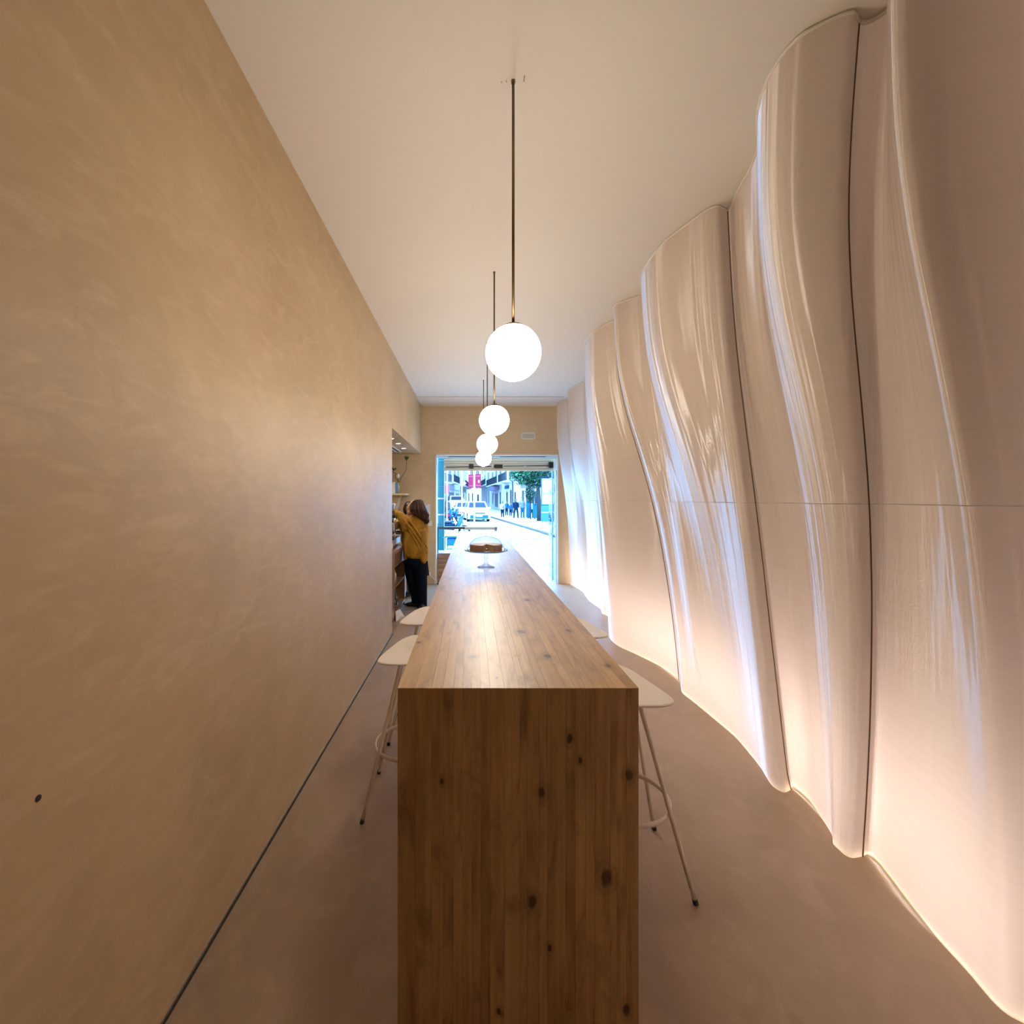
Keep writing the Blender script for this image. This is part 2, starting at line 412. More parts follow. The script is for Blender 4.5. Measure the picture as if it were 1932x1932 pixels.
PANELS = [(0.0, 17.9, 'rippled translucent plastic panel nearest the viewer, with dim upper half'),
          (18.0, 26.9, 'wavy translucent plastic panel between the two dark vertical seams'),
          (27.0, 38.0, 'long rippled translucent panel beside the first stools, left of the dark seam'),
          (38.08, 44.0, 'wavy translucent panel with a bright rounded fold beside the cake end of the counter'),
          (44.06, 53.0, 'narrow bluish wavy panel next to the street opening')]
for (s0, s1, lab) in PANELS:
    xm, ym = surf((s0 + s1) / 2, 0)
    e = empty('wall_panel', (xm, ym, 0), lab, 'wall panel', 'wavy translucent wall panels')
    sheet(s0, s1, 0, ZSP - .0015, 26, 'lower_tile', e)
    sheet(s0, s1, ZSP + .0015, ZTOP, 30, 'upper_tile', e)
    pts = []
    nu = int((s1 - s0) * 8)
    for i in range(nu + 1):
        x, y = surf(s0 + (s1 - s0) * i / nu, ZTOP / ZC); pts.append((x - .002, y, ZTOP - .006))
    MB().tube(pts, .0075, 6).build('top_rim', M['rim'], e, True)
    if s0 > 0:
        pts = [(*surf(s0 - .05, k / 40 * .995), ZC * k / 40 * .995) for k in range(41)]
        MB().tube([(x - .001, y, z) for x, y, z in pts], .0036, 6).build('seam_shade_strip', M['seam'], e, True)  # added dark strip: hides LED glare in the gap, draws the seam's shade
# light strip behind the panels, then an added glow line at their foot
pts = []
for i in range(0, 40):
    s = 53.0 * i / 39; x, y = surf(s, 0); pts.append([x, y])
for _ in range(3):
    pts = [pts[0]] + [[(pts[i - 1][k] + pts[i][k] + pts[i + 1][k]) / 3 for k in (0, 1)] for i in range(1, len(pts) - 1)] + [pts[-1]]
o = MB().tube([(2.40, y, .30) for x, y in pts], [(.016, .012)] * len(pts), 4).build('led_strip', M['led'])
tag(o, 'warm light strip fixed low on the wall behind the wavy panels', 'light strip')
pts = [surf(53.0 * i / 212, 0) for i in range(213)]
off = []
for i, (x, y) in enumerate(pts):
    (xa, ya), (xb_, yb_) = pts[max(i - 1, 0)], pts[min(i + 1, len(pts) - 1)]
    tl = math.hypot(xb_ - xa, yb_ - ya); off.append((x + (yb_ - ya) / tl * .013, y - (xb_ - xa) / tl * .013, .0065))
o = MB().tube(off, .005, 4).build('led_strip', mat('leak_glow_line', (1, 1, 1), .5, emit=(1., .86, .62), es=4.))  # added glowing line so the foot gap looks bright with leaking light
tag(o, 'added thin glowing line at the foot of the wavy panels for the light leak', 'light strip')

# ================================================================== COUNTER
CX0, CX1 = (750 - VX) / 647.27, (1205 - VX) / 647.27
CY0, CY1, CH, CT = F / 647.27, F / 110.0, HC - .55, .045
def knot_px(px, py, r): p = AT(px, py, CY0); return (p.x, p.z, r)
kn_end = [knot_px(*k) for k in ((834, 1474, .010), (1022, 1496, .017), (1095, 1435, .010), (1075, 1393, .014), (1187, 1462, .016), (1144, 1657, .026), (1004, 1702, .020), (1037, 1788, .012), (1182, 1905, .018), (941, 1908, .010))]
def knot_top(px, py, r): y = .55 * F / (py - VY); return ((px - VX) / F * y, y, r)
kn_top = [knot_top(*k) for k in ((983, 1192, .03), (1033, 1238, .024), (1147, 1256, .020), (937, 1279, .006), (995, 1132, .03), (1073, 1190, .02), (893, 1239, .02), (790, 1212, .014))]
XB = [25, 110, 190, 245, 297, 340, 385, 430, 476, 545, 620, 655, 715, 755, 842, 890, 940, 985, 1060, 1092, 1140, 1198]
xb = [CX0 + (CX1 - CX0) * (v - XB[0]) / (XB[-1] - XB[0]) for v in XB]
cx = (CX0 + CX1) / 2; cy = (CY0 + CY1) / 2
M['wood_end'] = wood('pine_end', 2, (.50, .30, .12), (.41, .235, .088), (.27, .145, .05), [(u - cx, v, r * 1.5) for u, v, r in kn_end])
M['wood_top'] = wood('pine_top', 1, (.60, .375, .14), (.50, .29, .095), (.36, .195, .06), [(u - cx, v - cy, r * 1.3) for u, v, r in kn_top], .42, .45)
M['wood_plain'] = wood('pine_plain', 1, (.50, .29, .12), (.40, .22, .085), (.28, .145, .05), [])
ctr = empty('counter', (cx, cy, 0), 'long stained wood waterfall counter running down the middle of the room', 'counter')
for a, b in zip(xb, xb[1:]):
    g = .00025
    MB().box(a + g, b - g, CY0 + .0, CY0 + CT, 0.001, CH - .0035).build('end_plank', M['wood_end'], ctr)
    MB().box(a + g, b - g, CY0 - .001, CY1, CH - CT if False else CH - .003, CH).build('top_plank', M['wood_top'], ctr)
MB().box(CX0 + .002, CX1 - .002, CY0 + CT, CY1 - CT, CH - CT, CH - .0032).build('core_board', M['wood_plain'], ctr)
MB().box(CX0 + .001, CX1 - .001, CY1 - CT, CY1 - .001, 0.001, CH - .0032).build('far_end_panel', M['wood_plain'], ctr)

# ================================================================== PENDANT LAMPS
GD = .238
LAMPS = [(972, 152, 666, 'largest in view, nearest pendant globe lamp on a long brass rod'),
         (934.5, 513, 793, 'second nearest pendant globe lamp above the counter'),
         (919, 646, 838, 'third pendant globe lamp, partly behind the second'),
         (913, 717, 865, 'farthest pendant globe lamp, smallest, before the shutter')]
for (px, pt, pb, lab) in LAMPS:
    y = F * 1.796 / (VY - pt); x = .178; zb = HC + (VY - pb) / F * y
    e = empty('pendant_lamp', (x, y, ZC), lab, 'pendant lamp', 'white globe pendants over the counter')
    MB().tube([(x, y, zb + GD / 2 - .004), (x, y, ZC)], .0062, 10).build('rod', M['brass'], e, True)
    MB().lathe((x, y, zb + GD / 2 - .012), [(.001, .022), (.022, .018), (.048, .006), (.052, -.001)], 20, cap=False).build('cap', M['brass'], e, True)
    MB().lathe((x, y, ZC - .012), [(.009, 0), (.009, .012)], 12).build('ceiling_collar', M['brass'], e)
    MB().ell((x, y, zb), GD / 2, GD / 2, GD / 2, 32, 20).build('globe', M['globe'], e, True)
# pencil and screw marks left on the ceiling around the first rod
for (px, py, a, b) in ((946, 154.5, .003, .003), (955.3, 153, .0015, .006), (989, 148, .002, .014)):
    y = F * 1.796 / (VY - py); x = (px - VX) / F * y
    o = MB().box(x - a, x + a, y - b, y + b, ZC - .0015, ZC - .0002).build('ceiling_mark', M['brass'])
    tag(o, {946: 'tiny dark dot on the ceiling left of the nearest lamp rod', 955.3: 'short dark tick on the ceiling just left of the nearest rod', 989: 'longer dark tick on the ceiling right of the nearest rod'}[px], 'ceiling mark')

# ================================================================== STOOLS
def seat_outline(hw, y0, y1, n=56):
    # rounded guitar-pick: straight near edge, narrowing towards the far end
    ctrl = [(-hw * .55, y0), (0, y0 - .004), (hw * .55, y0), (hw * .93, y0 + .03), (hw * .98, y0 + .09), (hw * .80, y0 + (y1 - y0) * .52),
            (hw * .50, y0 + (y1 - y0) * .84), (0, y1), (-hw * .50, y0 + (y1 - y0) * .84), (-hw * .80, y0 + (y1 - y0) * .52), (-hw * .98, y0 + .09), (-hw * .93, y0 + .03)]
    m = len(ctrl); out = []
    for i in range(m):
        for k in range(5):
            out.append(tuple(cr(ctrl[i - 1], ctrl[i], ctrl[(i + 1) % m], ctrl[(i + 2) % m], k / 5)))
    return out
def make_stool(cxs, cys, label):
    e = empty('bar_stool', (cxs, cys, 0), label, 'bar stool', 'cream bar stools along the counter')
    zs = .80; pl = seat_outline(.148, -.215, .235)
    mb = MB(); n = len(pl); vs = []; fs = []
    def ring(k, z): vs.extend([(cxs + x * k, cys + .01 + (y - .01) * k, z + .012 * (abs(x) / .148) ** 2 * 0 + (.010 * ((y) / .22) ** 2 if y > 0 else 0)) for x, y in pl])
    for k, z in ((.90, zs - .016), (.985, zs - .010), (1.0, zs - .004), (.985, zs), (.93, zs + .001), (.7, zs - .003), (.4, zs - .006), (.05, zs - .007)): ring(k, z)
    for r in range(7):
        for i in range(n): fs.append((r * n + i, r * n + (i + 1) % n, (r + 1) * n + (i + 1) % n, (r + 1) * n + i))
    fs += [tuple(range(n))[::-1], tuple(7 * n + i for i in range(n))]
    mb.add(vs, fs).build('seat', M['stool'], e, 'auto')
    for sx in (-1, 1):
        for sy in (-1, 1):
            top = Vector((cxs + sx * .035, cys + sy * .035, zs - .014)); ft = Vector((cxs + sx * .212, cys + sy * .205, .012))
            d = (top - ft).normalized()
            lg = MB().tube([ft, top], .0095, 10).build('leg', M['stool'], e, True)
            MB().tube([ft - d * .012, ft + d * .006], .011, 10).build('foot_cap', M['rubber'], lg, True)
    R = .186
    MB().tube([(cxs + R * math.cos(a * math.pi / 24), cys + R * math.sin(a * math.pi / 24), .30) for a in range(48)], [(.012, .006)] * 48, 8, closed=True).build('foot_ring', M['stool'], e, True)
    MB().lathe((cxs, cys, zs - .05), [(.05, .034), (.055, .028), (.055, .014), (.02, .0)], 16).build('hub', M['stool'], e, True)
    return e
def seat_y(py): return .82 * F / (py - VY)
make_stool(.682, seat_y(1330.5) + .215, 'nearest cream bar stool right of the counter, thin legs fully visible')
make_stool(-.335, seat_y(1252.5) + .215, 'nearest cream bar stool left of the counter, by the plaster wall')
make_stool(-.335, seat_y(1177.5) + .215, 'second cream bar stool left of the counter, in front of the barista')
make_stool(.682, seat_y(1202.0) + .215, 'farther cream bar stool right of the counter, only a seat corner showing')

# ================================================================== CAKE STAND ON THE COUNTER
ky = .55 * F / (1070.5 - VY); kx = (917 - VX) / F * ky
e = empty('cake_stand', (kx, ky, CH), 'clear glass pedestal cake stand on the counter', 'cake stand')
MB().lathe((kx, ky, CH), [(.070, 0), (.071, .004), (.060, .009), (.035, .017), (.018, .030), (.012, .045), (.014, .06), (.019, .085), (.017, .105), (.020, .118), (.022, .125)], 28).build('pedestal', M['glass'], e, True)
MB().lathe((kx, ky, CH + .1255), [(.022, 0), (.150, .003), (.163, .010), (.170, .018), (.166, .020), (.150, .009), (.02, .006)], 40).build('plate', M['glass'], e, True)
for k in range(40):
    a = 2 * math.pi * k / 40
    if k == 0:
        be = MB().ell((kx, ky, CH + .139), .0075, .0075, .0075, 8, 6).build('rim_bead', M['glass'], e, True); bm0 = be.data
        be.location = (.168 * math.cos(a), .168 * math.sin(a), 0)
    else:
        be = bpy.data.objects.new('rim_bead', bm0); COL.objects.link(be); be.parent = e; be.location = (.168 * math.cos(a), .168 * math.sin(a), 0)
PZ = CH + .1345
c_cake = mat('cake_crust', (.36, .20, .14), .7); c_crumb = mat('cake_crumb', (.58, .40, .20), .8); c_choc = mat('cake_topping', (.42, .27, .25), .5)
e = empty('cake', (kx - .002, ky, PZ), 'round brown layered cake with a slice cut out, under the glass dome', 'cake')
R0 = .124; a0, a1 = math.radians(-62), math.radians(258)
def wedge(r, z0, z1, aa, ab, n=40, wob=0.):
    poly = [(kx, ky)] + [(kx + (r + wob * math.sin(i * 2.1)) * math.cos(aa + (ab - aa) * i / n), ky + (r + wob * math.sin(i * 2.1)) * math.sin(aa + (ab - aa) * i / n)) for i in range(n + 1)]
    return MB().prism(poly, z0, z1)
wedge(R0, PZ + .0005, PZ + .046, a0, a1).build('sponge', c_crumb, e)
n = 40; mb = MB()
for i in range(n):
    A = a0 + (a1 - a0) * i / n; B = a0 + (a1 - a0) * (i + 1) / n; k = R0 + .0015 + .002 * (i % 2)
    mb.obox((kx + k * math.cos((A + B) / 2), ky + k * math.sin((A + B) / 2), PZ + .023), (-math.sin((A + B) / 2), math.cos((A + B) / 2), 0), (math.cos((A + B) / 2), math.sin((A + B) / 2), 0), .0095, .0035, .022)
mb.build('crust', c_cake, e)
wedge(R0 + .004, PZ + .046, PZ + .053, a0, a1, wob=.002).build('icing', c_choc, e)
DZ = CH + .1345
mb = MB().lathe((kx, ky, DZ), [(.150, 0), (.152, .006), (.146, .03), (.132, .06), (.112, .082), (.106, .086), (.085, .101), (.05, .112), (.014, .117)], 40, cap=False)
e = empty('cake_dome', (kx, ky, DZ), 'clear glass dome with a flared knob covering the cake', 'glass dome')
mb.build('dome', M['thin_glass'], e, True)
MB().lathe((kx, ky, DZ), [(.152, 0), (.154, .003), (.152, .006), (.149, .003)], 40, cap=False).build('dome_lip', M['glass'], e, True)
MB().lathe((kx, ky, DZ + .116), [(.015, 0), (.013, .008), (.014, .02), (.018, .034), (.024, .046), (.023, .048)], 14).build('knob', M['glass'], e, True)

# ================================================================== END WALL FITTINGS
def ew(px, py): return AT(px, py, YE)
a, b = ew(983, 829), ew(1010, 816)
e = empty('air_vent', ((a.x + b.x) / 2, YE, a.z), 'small white rectangular air vent high on the end wall', 'air vent')
MB().box(a.x, b.x, YE - .012, YE - .001, a.z, a.z + .018).box(a.x, b.x, YE - .012, YE - .001, b.z - .018, b.z).box(a.x, a.x + .018, YE - .012, YE - .001, a.z, b.z).box(b.x - .018, b.x, YE - .012, YE - .001, a.z, b.z).build('frame', M['white'], e)
MB().box(a.x + .018, b.x - .018, YE - .004, YE - .001, a.z + .018, b.z - .018).build('backing', M['grey'], e)
for i in range(4):
    z = a.z + .03 + i * .026
    MB().box(a.x + .018, b.x - .018, YE - .010, YE - .004, z - .005, z + .005).build('slat', M['offwhite'], e)
def paper(px0, px1, py0, py1, lab):
    a, b = ew(px0, py1), ew(px1, py0)
    m, n, l, p = nt('printed_paper'); pos = n.new('ShaderNodeTexCoord').outputs['Object']
    v = noise(n, l, mapping(n, l, pos, (20, 1, 160)), 1., 2); c = ramp(n, l, v, [(.50, (.85, .85, .86)), (.62, (.45, .45, .5))]); l.new(c, p.inputs['Base Color'])
    tag(MB().box(a.x, b.x, YE - .003, YE - .0005, a.z, b.z).build('notice_sheet', m), lab, 'notice')
paper(804, 812, 951, 976, 'tall printed sheet taped to the end wall beside the barista')
paper(805, 815, 983, 992, 'small printed card on the end wall below the taller sheet')
a = ew(808, 1083)
e = empty('wall_socket', (a.x, YE, a.z - .04), 'white wall socket low on the end wall behind the barista', 'socket')
MB().box(a.x - .045, a.x + .045, YE - .012, YE - .0005, a.z - .04, a.z + .04, .004).build('plate', M['white'], e)
MB().lathe((a.x, YE - .011, a.z), [(.022, 0), (.02, .004)], 14, (0, -1, 0)).build('plug', M['white'], e)
b = ew(826, 1098)
tag(MB().tube([(a.x + .01, YE - .02, a.z), (a.x + .07, YE - .05, a.z - .05), (b.x - .02, YE - .06, b.z + .03), (b.x + .02, YE - .06, .012)], .005, 8).build('power_cable', M['white'], None, True), 'white cable running from the wall socket to the floor', 'cable')
tag(MB().box(b.x, b.x + .09, YE - .11, YE - .05, 0, .035, .005).build('power_adapter', M['black']), 'black power adapter on the floor by the end wall', 'adapter')

# ================================================================== SERVICE NICHE
# shelf with plant, box
sy0, sy1 = YE - .52, YE - .004
sa = AT(766, 931, sy0)
sh = empty('wall_shelf', (-1.6, YE, sa.z - .03), 'short plaster wall shelf in the corner of the service niche', 'shelf')
MB().box(-2.098, sa.x, sy0, sy1, sa.z - .032, sa.z, .004).build('shelf_board', M['endwall'], sh)
mb = MB(); mb.add([(-2.098, sy0 + .1, sa.z - .033), (-2.098, sy1, sa.z - .033), (-2.098, sy1, sa.z - .5), (-2.098, sy0 + .1, sa.z - .5), (sa.x - .13, sy0 + .1, sa.z - .033), (sa.x - .13, sy1, sa.z - .033), (sa.x - .25, sy1, sa.z - .5), (sa.x - .25, sy0 + .1, sa.z - .5)],
   [(0, 1, 2, 3), (4, 7, 6, 5), (0, 3, 7, 4), (1, 5, 6, 2), (0, 4, 5, 1), (3, 2, 6, 7)]); mb.build('bracket_box', M['wall'], sh)
zs = sa.z
y = sy0 + .16
a = AT(736, 929, y); b = AT(745.5, 929, y); c = AT(750, 929, y)
tp = AT(736, 909.5, y).z
e = empty('gift_box', ((a.x + c.x) / 2, y, zs), 'white and blue printed box standing on the corner shelf', 'box')
m, n, l, p = nt('box_print'); pos = n.new('ShaderNodeTexCoord').outputs['Object']
v = noise(n, l, mapping(n, l, pos, (9, 9, 5)), 1., 2); l.new(ramp(n, l, v, [(.5, (.85, .85, .87)), (.62, (.85, .45, .2))]), p.inputs['Base Color'])
MB().box(a.x - .12, b.x, y, y + .12, zs, tp).build('white_face', m, e)
MB().box(b.x, c.x, y, y + .12, zs, tp - .01).build('blue_side', mat('box_blue', (.10, .30, .55), .5), e)
y = sy0 + .26; v0 = AT(751.5, 929, y)
e = empty('plant_vase', (v0.x, y, zs), 'tall slim amber glass vase on the corner shelf', 'vase')
MB().lathe((v0.x, y, zs), [(.018, 0), (.026, .01), (.024, .08), (.020, .14), (.026, .205), (.023, .207), (.016, .14), (.018, .02)], 16).build('body', mat('amber_glass', (.55, .28, .07), .15, coat=.5), e, True)
M['leaf'] = mat('leaf_green', (.045, .10, .02), .45); M['stem'] = mat('stem_green', (.14, .15, .04), .5)
pl = empty('bamboo_plant', (v0.x, y, zs + .02), 'lucky bamboo plant with two leafy shoots in the amber vase', 'plant')
def px_path(pts): return [AT(px, py, y) for px, py in pts]
st1 = px_path([(752.5, 927), (754, 909), (756, 904), (760, 897), (764.5, 890), (767, 885), (766.5, 879), (767, 872), (766.5, 866)])
st2 = px_path([(751.5, 927), (750.5, 906), (746.5, 902), (745.5, 897), (748, 893.5), (744, 892.5), (741, 891), (742.5, 886)])
MB().tube(st1, [.007, .007, .007, .0065, .006, .006, .006, .006, .004], 8).build('stem', M['stem'], pl, True)
MB().tube(st2, [.007, .007, .0075, .0075, .007, .007, .006, .004], 8).build('stem', M['stem'], pl, True)
def leaf(base, d, ln, wd):
    d = Vector(d).normalized(); u = d.cross(Vector((.2, -1, .1))).normalized(); nrm = d.cross(u)
    P = [base, base + d * ln * .35 + u * wd, base + d * ln * .35 - u * wd + nrm * .002, base + d * ln * .75 + u * wd * .6 - nrm * .006, base + d * ln * .75 - u * wd * .6 - nrm * .006, base + d * ln - nrm * .016, base + d * ln * .35 + nrm * .006]
    mb = MB(); mb.add(P, [(0, 1, 6), (0, 6, 2), (1, 3, 6), (6, 4, 2), (3, 5, 6), (6, 5, 4)]); mb.build('leaf', M['leaf'], pl)
for (px, py, dirs) in ((766.5, 868, [(-.5, 0, .8), (.5, 0, .8), (0, -.3, 1), (-.15, .2, 1), (.3, -.3, .9), (.55, 0, .45), (-.25, -.3, .8), (.4, .3, .7)]),
                       (742.5, 887, [(-.4, 0, .9), (.5, 0, .75), (.2, -.3, .9), (-.15, .2, 1), (.8, -.1, .3), (-.6, -.2, .4)])):
    for d in dirs: leaf(AT(px, py + random.uniform(-1, 3), y), d, random.uniform(.075, .11), .010)
y2 = y - .05; w0 = AT(751, 898, y2)
e = empty('white_flower', (w0.x, y2, zs + .2), 'round white flower head standing in the amber vase', 'flower')
MB().ell((w0.x, y2, w0.z), .030, .026, .040, 12, 8).build('bloom', M['white'], e, True)
MB().tube([(w0.x, y2, w0.z - .035), (w0.x + .004, y, zs + .16)], .004, 6).build('stalk', M['stem'], e, True)
# recessed spots and air grille in the soffit
spot_m = mat('spot_lit', (1, 1, 1), .4, emit=(1, .8, .55), es=9.)
for (px, py, lab) in ((738, 827, 'nearest recessed spotlight in the niche soffit'), (751, 836.5, 'middle recessed spotlight in the niche soffit'), (761.5, 845.5, 'farthest recessed spotlight in the niche soffit')):
    y = (ZS - HC) * F / (VY - py); x = (px - VX) / F * y
    e = empty('recessed_spotlight', (x, y, ZS), lab, 'spotlight', 'recessed spotlights above the service niche')
    MB().lathe((x, y, ZS - .006), [(.034, .0), (.045, .0), (.046, .0055), (.034, .0055)], 20, cap=False).build('ring', M['white'], e, True)
    MB().lathe((x, y, ZS - .004), [(.034, 0), (.034, .003)], 20).build('lens', spot_m, e)
    L = bpy.data.lights.new('spot', 'SPOT'); L.energy = 14; L.color = (1, .8, .58); L.spot_size = 2.2; L.spot_blend = .8; L.shadow_soft_size = .03
    lo = bpy.data.objects.new('spot_beam', L); COL.objects.link(lo); lo.parent = e; lo.location = (0, 0, -.02)
gy0, gy1 = (ZS - HC) * F / (VY - 840), (ZS - HC) * F / (VY - 852.5)
e = empty('ceiling_grille', (-1.5, (gy0 + gy1) / 2, ZS), 'white slotted air grille in the niche soffit', 'air grille')
MB().box(-1.72, -1.27, gy0 - .3, gy1, ZS - .006, ZS - .0005).build('frame', M['white'], e)
for i in range(5):
    x = -1.66 + i * .08
    MB().box(x, x + .036, gy0 - .26, gy1 - .05, ZS - .008, ZS - .006).build('slot', M['black'], e)

# cabinet under the worktop
CXF = -1.03; cy0, cy1 = 5.52, 7.03; ZW = .93
M['cab'] = wood('cabinet_wood', 2, (.36, .20, .09), (.29, .15, .065), (.20, .10, .04), [])
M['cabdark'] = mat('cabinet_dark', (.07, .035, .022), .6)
cab = empty('back_cabinet', (CXF - .25, (cy0 + cy1) / 2, 0), 'brown wooden open cabinet in the service niche', 'cabinet')
def yfront(px): return CXF * F / (px - VX)
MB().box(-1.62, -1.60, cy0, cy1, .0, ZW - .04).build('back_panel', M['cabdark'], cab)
for (p0, p1) in ((0, 0),):
    MB().box(-1.60, CXF, cy0, yfront(744.5), 0, ZW - .04).build('side_cupboard', M['cab'], cab)
MB().box(-1.60, CXF, cy1 - .025, cy1, 0, ZW - .04).build('side_panel', M['cab'], cab)
yb0 = yfront(744.5)
MB().box(-1.60, CXF, yb0, cy1 - .025, .70, ZW - .04).build('drawer_front', mat('drawer_brown', (.12, .055, .035), .5), cab)
MB().box(-1.60, CXF - .01, yb0, cy1 - .025, .41, .435).build('shelf', M['cab'], cab)
MB().box(-1.60, CXF, yb0, cy1 - .025, .06, .09).build('shelf', M['cab'], cab)
MB().box(-1.60, CXF - .02, yb0, cy1 - .025, 0, .06).build('plinth', M['black'], cab)
tag(MB().box(-2.098, CXF + .015, cy0, cy1 + .02, ZW - .04, ZW).build('worktop', M['cab']), 'wooden worktop on the brown cabinet behind the wall corner', 'worktop')
def bottle(x, y, z, h, r, m, lab, capm):
    e = empty('bottle', (x, y, z), lab, 'bottle', 'bottles in the brown cabinet')
    MB().lathe((x, y, z), [(r, 0), (r, h * .6), (r * .4, h * .76), (r * .36, h * .95)], 14).build('body', m, e, True)
    MB().lathe((x, y, z + h * .95), [(r * .42, 0), (r * .42, h * .06)], 12).build('cap', capm, e)
gdark = mat('dark_glass', (.02, .03, .05), .1, coat=1.); 
bottle(-1.10, 6.25, .435, .24, .035, M['white'], 'white bottle on the upper cabinet shelf', M['black'])
bottle(-1.10, 6.12, .435, .25, .035, gdark, 'dark bottle left of the white one on the upper cabinet shelf', M['black'])
bottle(-1.10, 6.42, .435, .22, .04, M['grey'], 'grey bottle right of the white one on the upper cabinet shelf', M['black'])
bottle(-1.11, 6.16, .09, .22, .045, gdark, 'dark bottle at the left of the lowest cabinet shelf', M['white'])
bottle(-1.11, 6.36, .09, .20, .05, mat('red_glass', (.10, .02, .03), .15, coat=1.), 'dark red bottle in the middle of the lowest cabinet shelf', M['black'])
bottle(-1.11, 6.60, .09, .24, .04, gdark, 'dark bottle at the right of the lowest cabinet shelf', M['steel'])
o = MB(); q = FLR(752, 1153)
for k, (dx, dy, z, r) in enumerate(((0, 0, .05, .07),)):
    o.add([(-1.0, 6.03, 0.001), (-.93, 6.30, 0.001), (-1.0, 6.36, 0.09), (-1.02, 6.1, .12), (-.96, 6.16, .04)], [(0, 1, 4), (1, 2, 4), (2, 3, 4), (3, 0, 4), (0, 3, 2, 1)])
tag(o.build('paper_bag', M['offwhite']), 'crumpled white paper bag on the floor by the cabinet foot', 'paper bag')
e = empty('undercounter_fridge', (-1.35, 7.25, 0), 'white undercounter fridge past the brown cabinet', 'fridge')
MB().box(-1.65, -1.10, 7.08, 7.36, 0.02, .84, .006).build('body', M['white'], e)
MB().box(-1.098, -1.07, 7.08, 7.36, 0.05, .84, .005).build('door', M['white'], e)
MB().tube([(-1.06, 7.12, .45), (-1.06, 7.12, .75)], .008, 8).build('handle', M['steel'], e, True)
MB().box(-1.62, -1.12, 7.1, 7.34, 0, .02).build('foot_plinth', M['black'], e)

# espresso machine and things beside it
ex0, ex1, ey0, ey1 = -1.58, -1.075, 6.33, 6.98
em = empty('espresso_machine', ((ex0 + ex1) / 2, (ey0 + ey1) / 2, ZW), 'silver espresso machine on the worktop behind the wall corner', 'coffee machine')
MB().box(ex0, ex1 - .02, ey0, ey1, ZW + .03, ZW + .12, .01).build('base', M['grey'], em)
MB().box(ex0, ex1 - .16, ey0, ey1, ZW + .11, ZW + .27, .01).build('back_body', M['steel'], em)
MB().box(ex0, ex1, ey0, ey1, ZW + .25, ZW + .36, .012).build('head', M['steel'], em)
MB().box(ex1 - .14, ex1 - .02, ey0 + .04, ey1 - .04, ZW + .12, ZW + .13).build('drip_tray', M['black'], em)
for yy in (ey0 + .18, ey1 - .18):
    g = MB().lathe((ex1 - .08, yy, ZW + .205), [(.034, 0), (.034, .05)], 16).build('brew_group', M['steel'], em, True)
    MB().tube([(ex1 - .05, yy, ZW + .21), (ex1 + .06, yy, ZW + .20)], [.011, .014], 10).build('portafilter_handle', M['black'], g, True)
MB().tube([(ex1 - .03, ey0 + .04, ZW + .26), (ex1 + .01, ey0 + .03, ZW + .2), (ex1 - .0, ey0 + .02, ZW + .12)], .005, 8).build('steam_wand', M['steel'], em, True)
for sx in (ex0 + .05, ex1 - .07):
    for sy in (ey0 + .05, ey1 - .05): MB().lathe((sx, sy, ZW), [(.02, 0), (.02, .03)], 12).build('foot', M['black'], em)
MB().tube([(ex1 - .01, ey0 + .01, ZW + .40), (ex1 - .01, ey1 - .01, ZW + .40)], .006, 8).tube([(ex1 - .01, ey0 + .02, ZW + .36), (ex1 - .01, ey0 + .02, ZW + .40)], .005, 8).tube([(ex1 - .01, ey1 - .02, ZW + .36), (ex1 - .01, ey1 - .02, ZW + .40)], .005, 8).build('cup_rail', M['steel'], em, True)
def cup(x, y, z, m, lab):
    e = empty('coffee_cup', (x, y, z), lab, 'cup', 'cups on the coffee machine')
    MB().lathe((x, y, z), [(.022, 0), (.026, .004), (.036, .03), (.040, .058), (.036, .057), (.024, .008)], 16).build('bowl', m, e, True)
    MB().tube([(x, y - .036, z + .048), (x, y - .056, z + .043), (x, y - .058, z + .028), (x, y - .034, z + .02)], .005, 6).build('handle', m, e, True)
ct = ZW + .36
for x, y, z, m, lab in ((-1.13, 6.42, ct, M['black'], 'black cup at the near end of the coffee machine top'), (-1.13, 6.54, ct, M['white'], 'white cup beside the black cup on the coffee machine'),
                        (-1.14, 6.66, ct, M['black'], 'second black cup along the coffee machine top'), (-1.13, 6.54, ct + .058, M['black'], 'black cup stacked on the white cup'),
                        (-1.22, 6.46, ct, M['white'], 'white cup at the rear left of the coffee machine top'), (-1.22, 6.60, ct, M['steel'], 'steel cup behind the others on the coffee machine')):
    cup(x, y, z, m, lab)
e = empty('coffee_grinder', (-1.2, 7.12 - .3, ct), 'black coffee grinder with clear hopper beside the barista', 'grinder')
e.location = (-1.22, 6.83, ct)
MB().box(-1.30, -1.14, 6.76, 6.92, ct, ct + .05, .01).build('base', M['black'], e)
MB().lathe((-1.22, 6.84, ct + .05), [(.055, 0), (.06, .05), (.05, .10)], 18).build('body', M['black'], e, True)
MB().lathe((-1.22, 6.84, ct + .15), [(.045, 0), (.075, .10), (.075, .12)], 18).build('hopper', mat('hopper_blue_grey', (.35, .42, .5), .15, coat=.6), e, True)
e = empty('yellow_cloth', (-1.105, 6.78, ct), 'yellow cleaning cloth hanging over the coffee machine front', 'cloth')
mb = MB(); mb.add([(-1.16, 6.72, ct + .004), (-1.068, 6.72, ct + .006), (-1.066, 6.76, ct - .07), (-1.065, 6.80, ct - .03), (-1.066, 6.85, ct - .08), (-1.068, 6.86, ct + .006), (-1.16, 6.86, ct + .006), (-1.11, 6.79, ct + .03)],
  [(0, 1, 7), (1, 5, 7), (5, 6, 7), (6, 0, 7), (1, 2, 3), (1, 3, 5), (3, 4, 5)]); mb.build('cloth', mat('yellow_fabric', (.75, .50, .02), .8), e)
